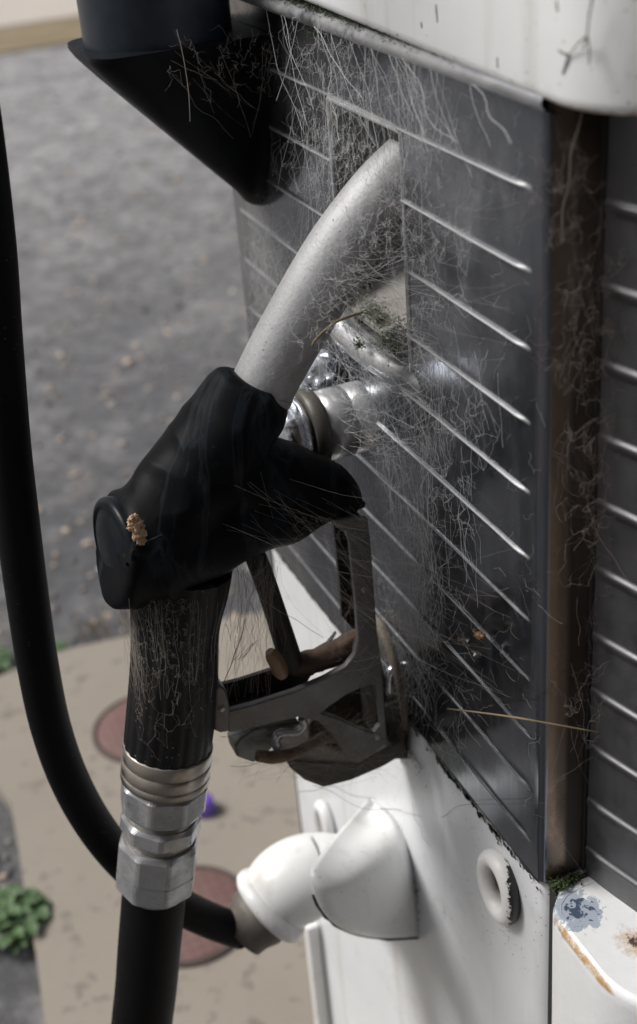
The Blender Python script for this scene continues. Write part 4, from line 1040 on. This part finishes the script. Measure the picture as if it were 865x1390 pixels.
# 7 grip and boot underside
w = Web(); pts = []
gm = mpp(aty(238, 850, YN))
for _ in range(1000):
    b = 812+abs(G(0, 70)); q = U_(-60, 60); yy = YN-60*gm*math.sqrt(max(0, 1-(q/63)**2))-U_(.0008, .006); pts.append(aty(239+q-max(0, (850-b))*.0, b, yy))
w.net(pts, 3, .00006, .009, .55, .04, .12)
for _ in range(22):
    q = U_(-62, 62); w.thread(aty(235+q*1.0, U_(812, 830), .610), aty(238+q*.8, U_(850, 960), .606), .00007*U_(.7, 1.5), .0, .03, 8)
for _ in range(45): w.thread(aty(U_(160, 185), U_(820, 835), .63), aty(U_(178, 200), U_(880, 960), .612), .00007, 0, .02, 6)
w.done('grip_cobweb', SILKB, 'brownish cobweb hanging from the boot down the grip')
# 8 boot to guard to panel
w = Web()
for _ in range(130): w.thread(aty(U_(310, 380), U_(752, 790), .63), aty(U_(300, 385), U_(790, 960), .63), .00007*U_(.6, 1.4), .02, .05, 8)
for _ in range(120): w.thread(aty(U_(320, 520), U_(960, 1040), .628), aty(U_(320, 540), U_(970, 1070), .628), .00007*U_(.6, 1.4), .06, .06, 7)
for _ in range(140): w.thread(aty(U_(440, 520), U_(700, 960), .629), atx(U_(500, 600), U_(720, 1000), .294), .00006*U_(.6, 1.5), .05, .05, 8)
w.thread(aty(352, 812, .63), aty(440, 866, .63), .00022, .02, .01, 8); w.thread(aty(470, 725, .628), atx(572, 815, .292), .0002, .01, .01, 8)
pts = [aty(G(452, 22), G(1003, 14), U_(.622, .632)) for _ in range(220)]; w.net(pts, 3, .00008, .014, 1)
pts = [aty(U_(395, 495), U_(700, 735), U_(.612, .628)) for _ in range(240)]; w.net(pts, 2, .00008, .014, 1)
for _ in range(46): w.thread(aty(U_(300, 490), U_(640, 760), .612), atx(U_(500, 700), U_(700, 960), .295), .00007, .06, .02, 10)
for _ in range(30): w.thread(aty(U_(400, 530), U_(250, 430), .620), atx(U_(560, 720), U_(250, 560), .295), .00007, .05, .02, 10)
w.done('guard_cobweb', SILKB, 'cobweb threads strung across the hand guard')
w = Web()
w.thread(aty(304, 925, .63), aty(333, 840, .63), .00035, .0, .04, 10)
for k in range(9): a, b = U_(308, 332), U_(840, 915); w.thread(aty(a, b, .63), aty(a+G(10, 10), b-U_(5, 25), .63), .00018, 0, .05, 5)
for a, b in (((300, 1000), (345, 985)), ((313, 1040), (350, 1035))): w.thread(aty(*a, .63), aty(*b, .63), .0002, .1, .05, 7)
w.thread(aty(405, 1075, .66), atx(512, 1085, .296), .00022, .02, .04, 12); w.thread(aty(425, 1066, .66), atx(545, 1100, .29), .00018, .05, .04, 12); w.thread(aty(375, 995, .63), aty(400, 1035, .635), .0003, .1, .06, 8)
w.thread(atx(500, 1098, .299), atx(740, 1090, .296), .00016, .04, .02, 12); w.thread(atx(560, 1090, .30), atx(585, 1150, .30), .00016, .04, .08, 8)
w.done('dark_threads', SILKD, 'dark strands below the hand guard and on the white base')

# dusty web sheets: thin real membranes hanging just off the steel, thinned by their own fibrous holes
def veil(name, blobs, place, x0, y0, x1, y1, c, mx, label, step=7):
    m = NM(name+'_film'); at_ = m.n('ShaderNodeAttribute'); at_.attribute_name = 'dens'
    f1 = m.noise(150, 7, .8, m.mapped((1, 1, .45)), 2.5); f2 = m.noise(38, 4, .6, m.mapped((1, 1, .5)), .8); f3 = m.noise(600, 3, .7, None, 1.5)
    a = m.math('MULTIPLY', m.ramp(f1, [(.36, .25), (.70, 1)]), m.ramp(f2, [(.34, .3), (.62, 1)])); a = m.math('MULTIPLY', a, m.ramp(f3, [(.3, .3), (.6, 1)]))
    a = m.math('MULTIPLY', m.math('MULTIPLY', a, at_.outputs['Fac']), mx)
    m.set(col=c, rough=.9, spec=.1, alpha=a)
    cols_ = list(range(x0, x1+1, step)); rows_ = list(range(y0, y1+1, step)); V = []; D = []
    for py in rows_:
        for px in cols_:
            V.append(place(px, py)); d = sum(w_*math.exp(-((px-bx_)**2/(2*sx_*sx_)+(py-by_)**2/(2*sy_*sy_))) for bx_, by_, sx_, sy_, w_ in blobs)
            ed = min(px-x0, x1-px, py-y0, y1-py)/40; D.append(max(0, min(1, d))*max(0, min(1, ed)))
    n = len(cols_); mb = MB(); mb.add(V, [(j*n+i, j*n+i+1, (j+1)*n+i+1, (j+1)*n+i) for j in range(len(rows_)-1) for i in range(n-1) if max(D[j*n+i], D[j*n+i+1], D[(j+1)*n+i], D[(j+1)*n+i+1]) > .02])
    o = link(name, mb, m.m); at2 = o.data.attributes.new('dens', 'FLOAT', 'POINT'); at2.data.foreach_set('value', D); return kind(o, 'stuff', label, 'cobweb')
def pl(x): return lambda px, py: atx(px, py, x+.004*mnoise.noise(Vector((px/60, py/60, 2)))-.001)
veil('dusty_web_sheet', [(440, 90, 35, 45, .55), (560, 150, 60, 50, .75), (440, 210, 22, 60, .45), (600, 320, 55, 80, .7), (530, 380, 22, 40, .7), (580, 540, 55, 90, .5), (540, 620, 40, 80, .4), (620, 240, 70, 60, .55), (370, 350, 40, 70, .6), (640, 420, 50, 80, .35)], pl(.290), 318, 10, 730, 900, (.62, .63, .65), .30, 'dusty grey film of old web over the steel panel')
veil('brown_web_sheet', [(770, 300, 25, 110, .8), (835, 450, 35, 140, .9), (790, 620, 20, 100, .5), (840, 700, 40, 120, .6)], lambda px, py: aty(px, py, .468+.003*mnoise.noise(Vector((px/30, py/50, 2)))), 742, 160, 900, 1000, (.36, .31, .28), .6, 'brown dusty film of web over the corner strip')
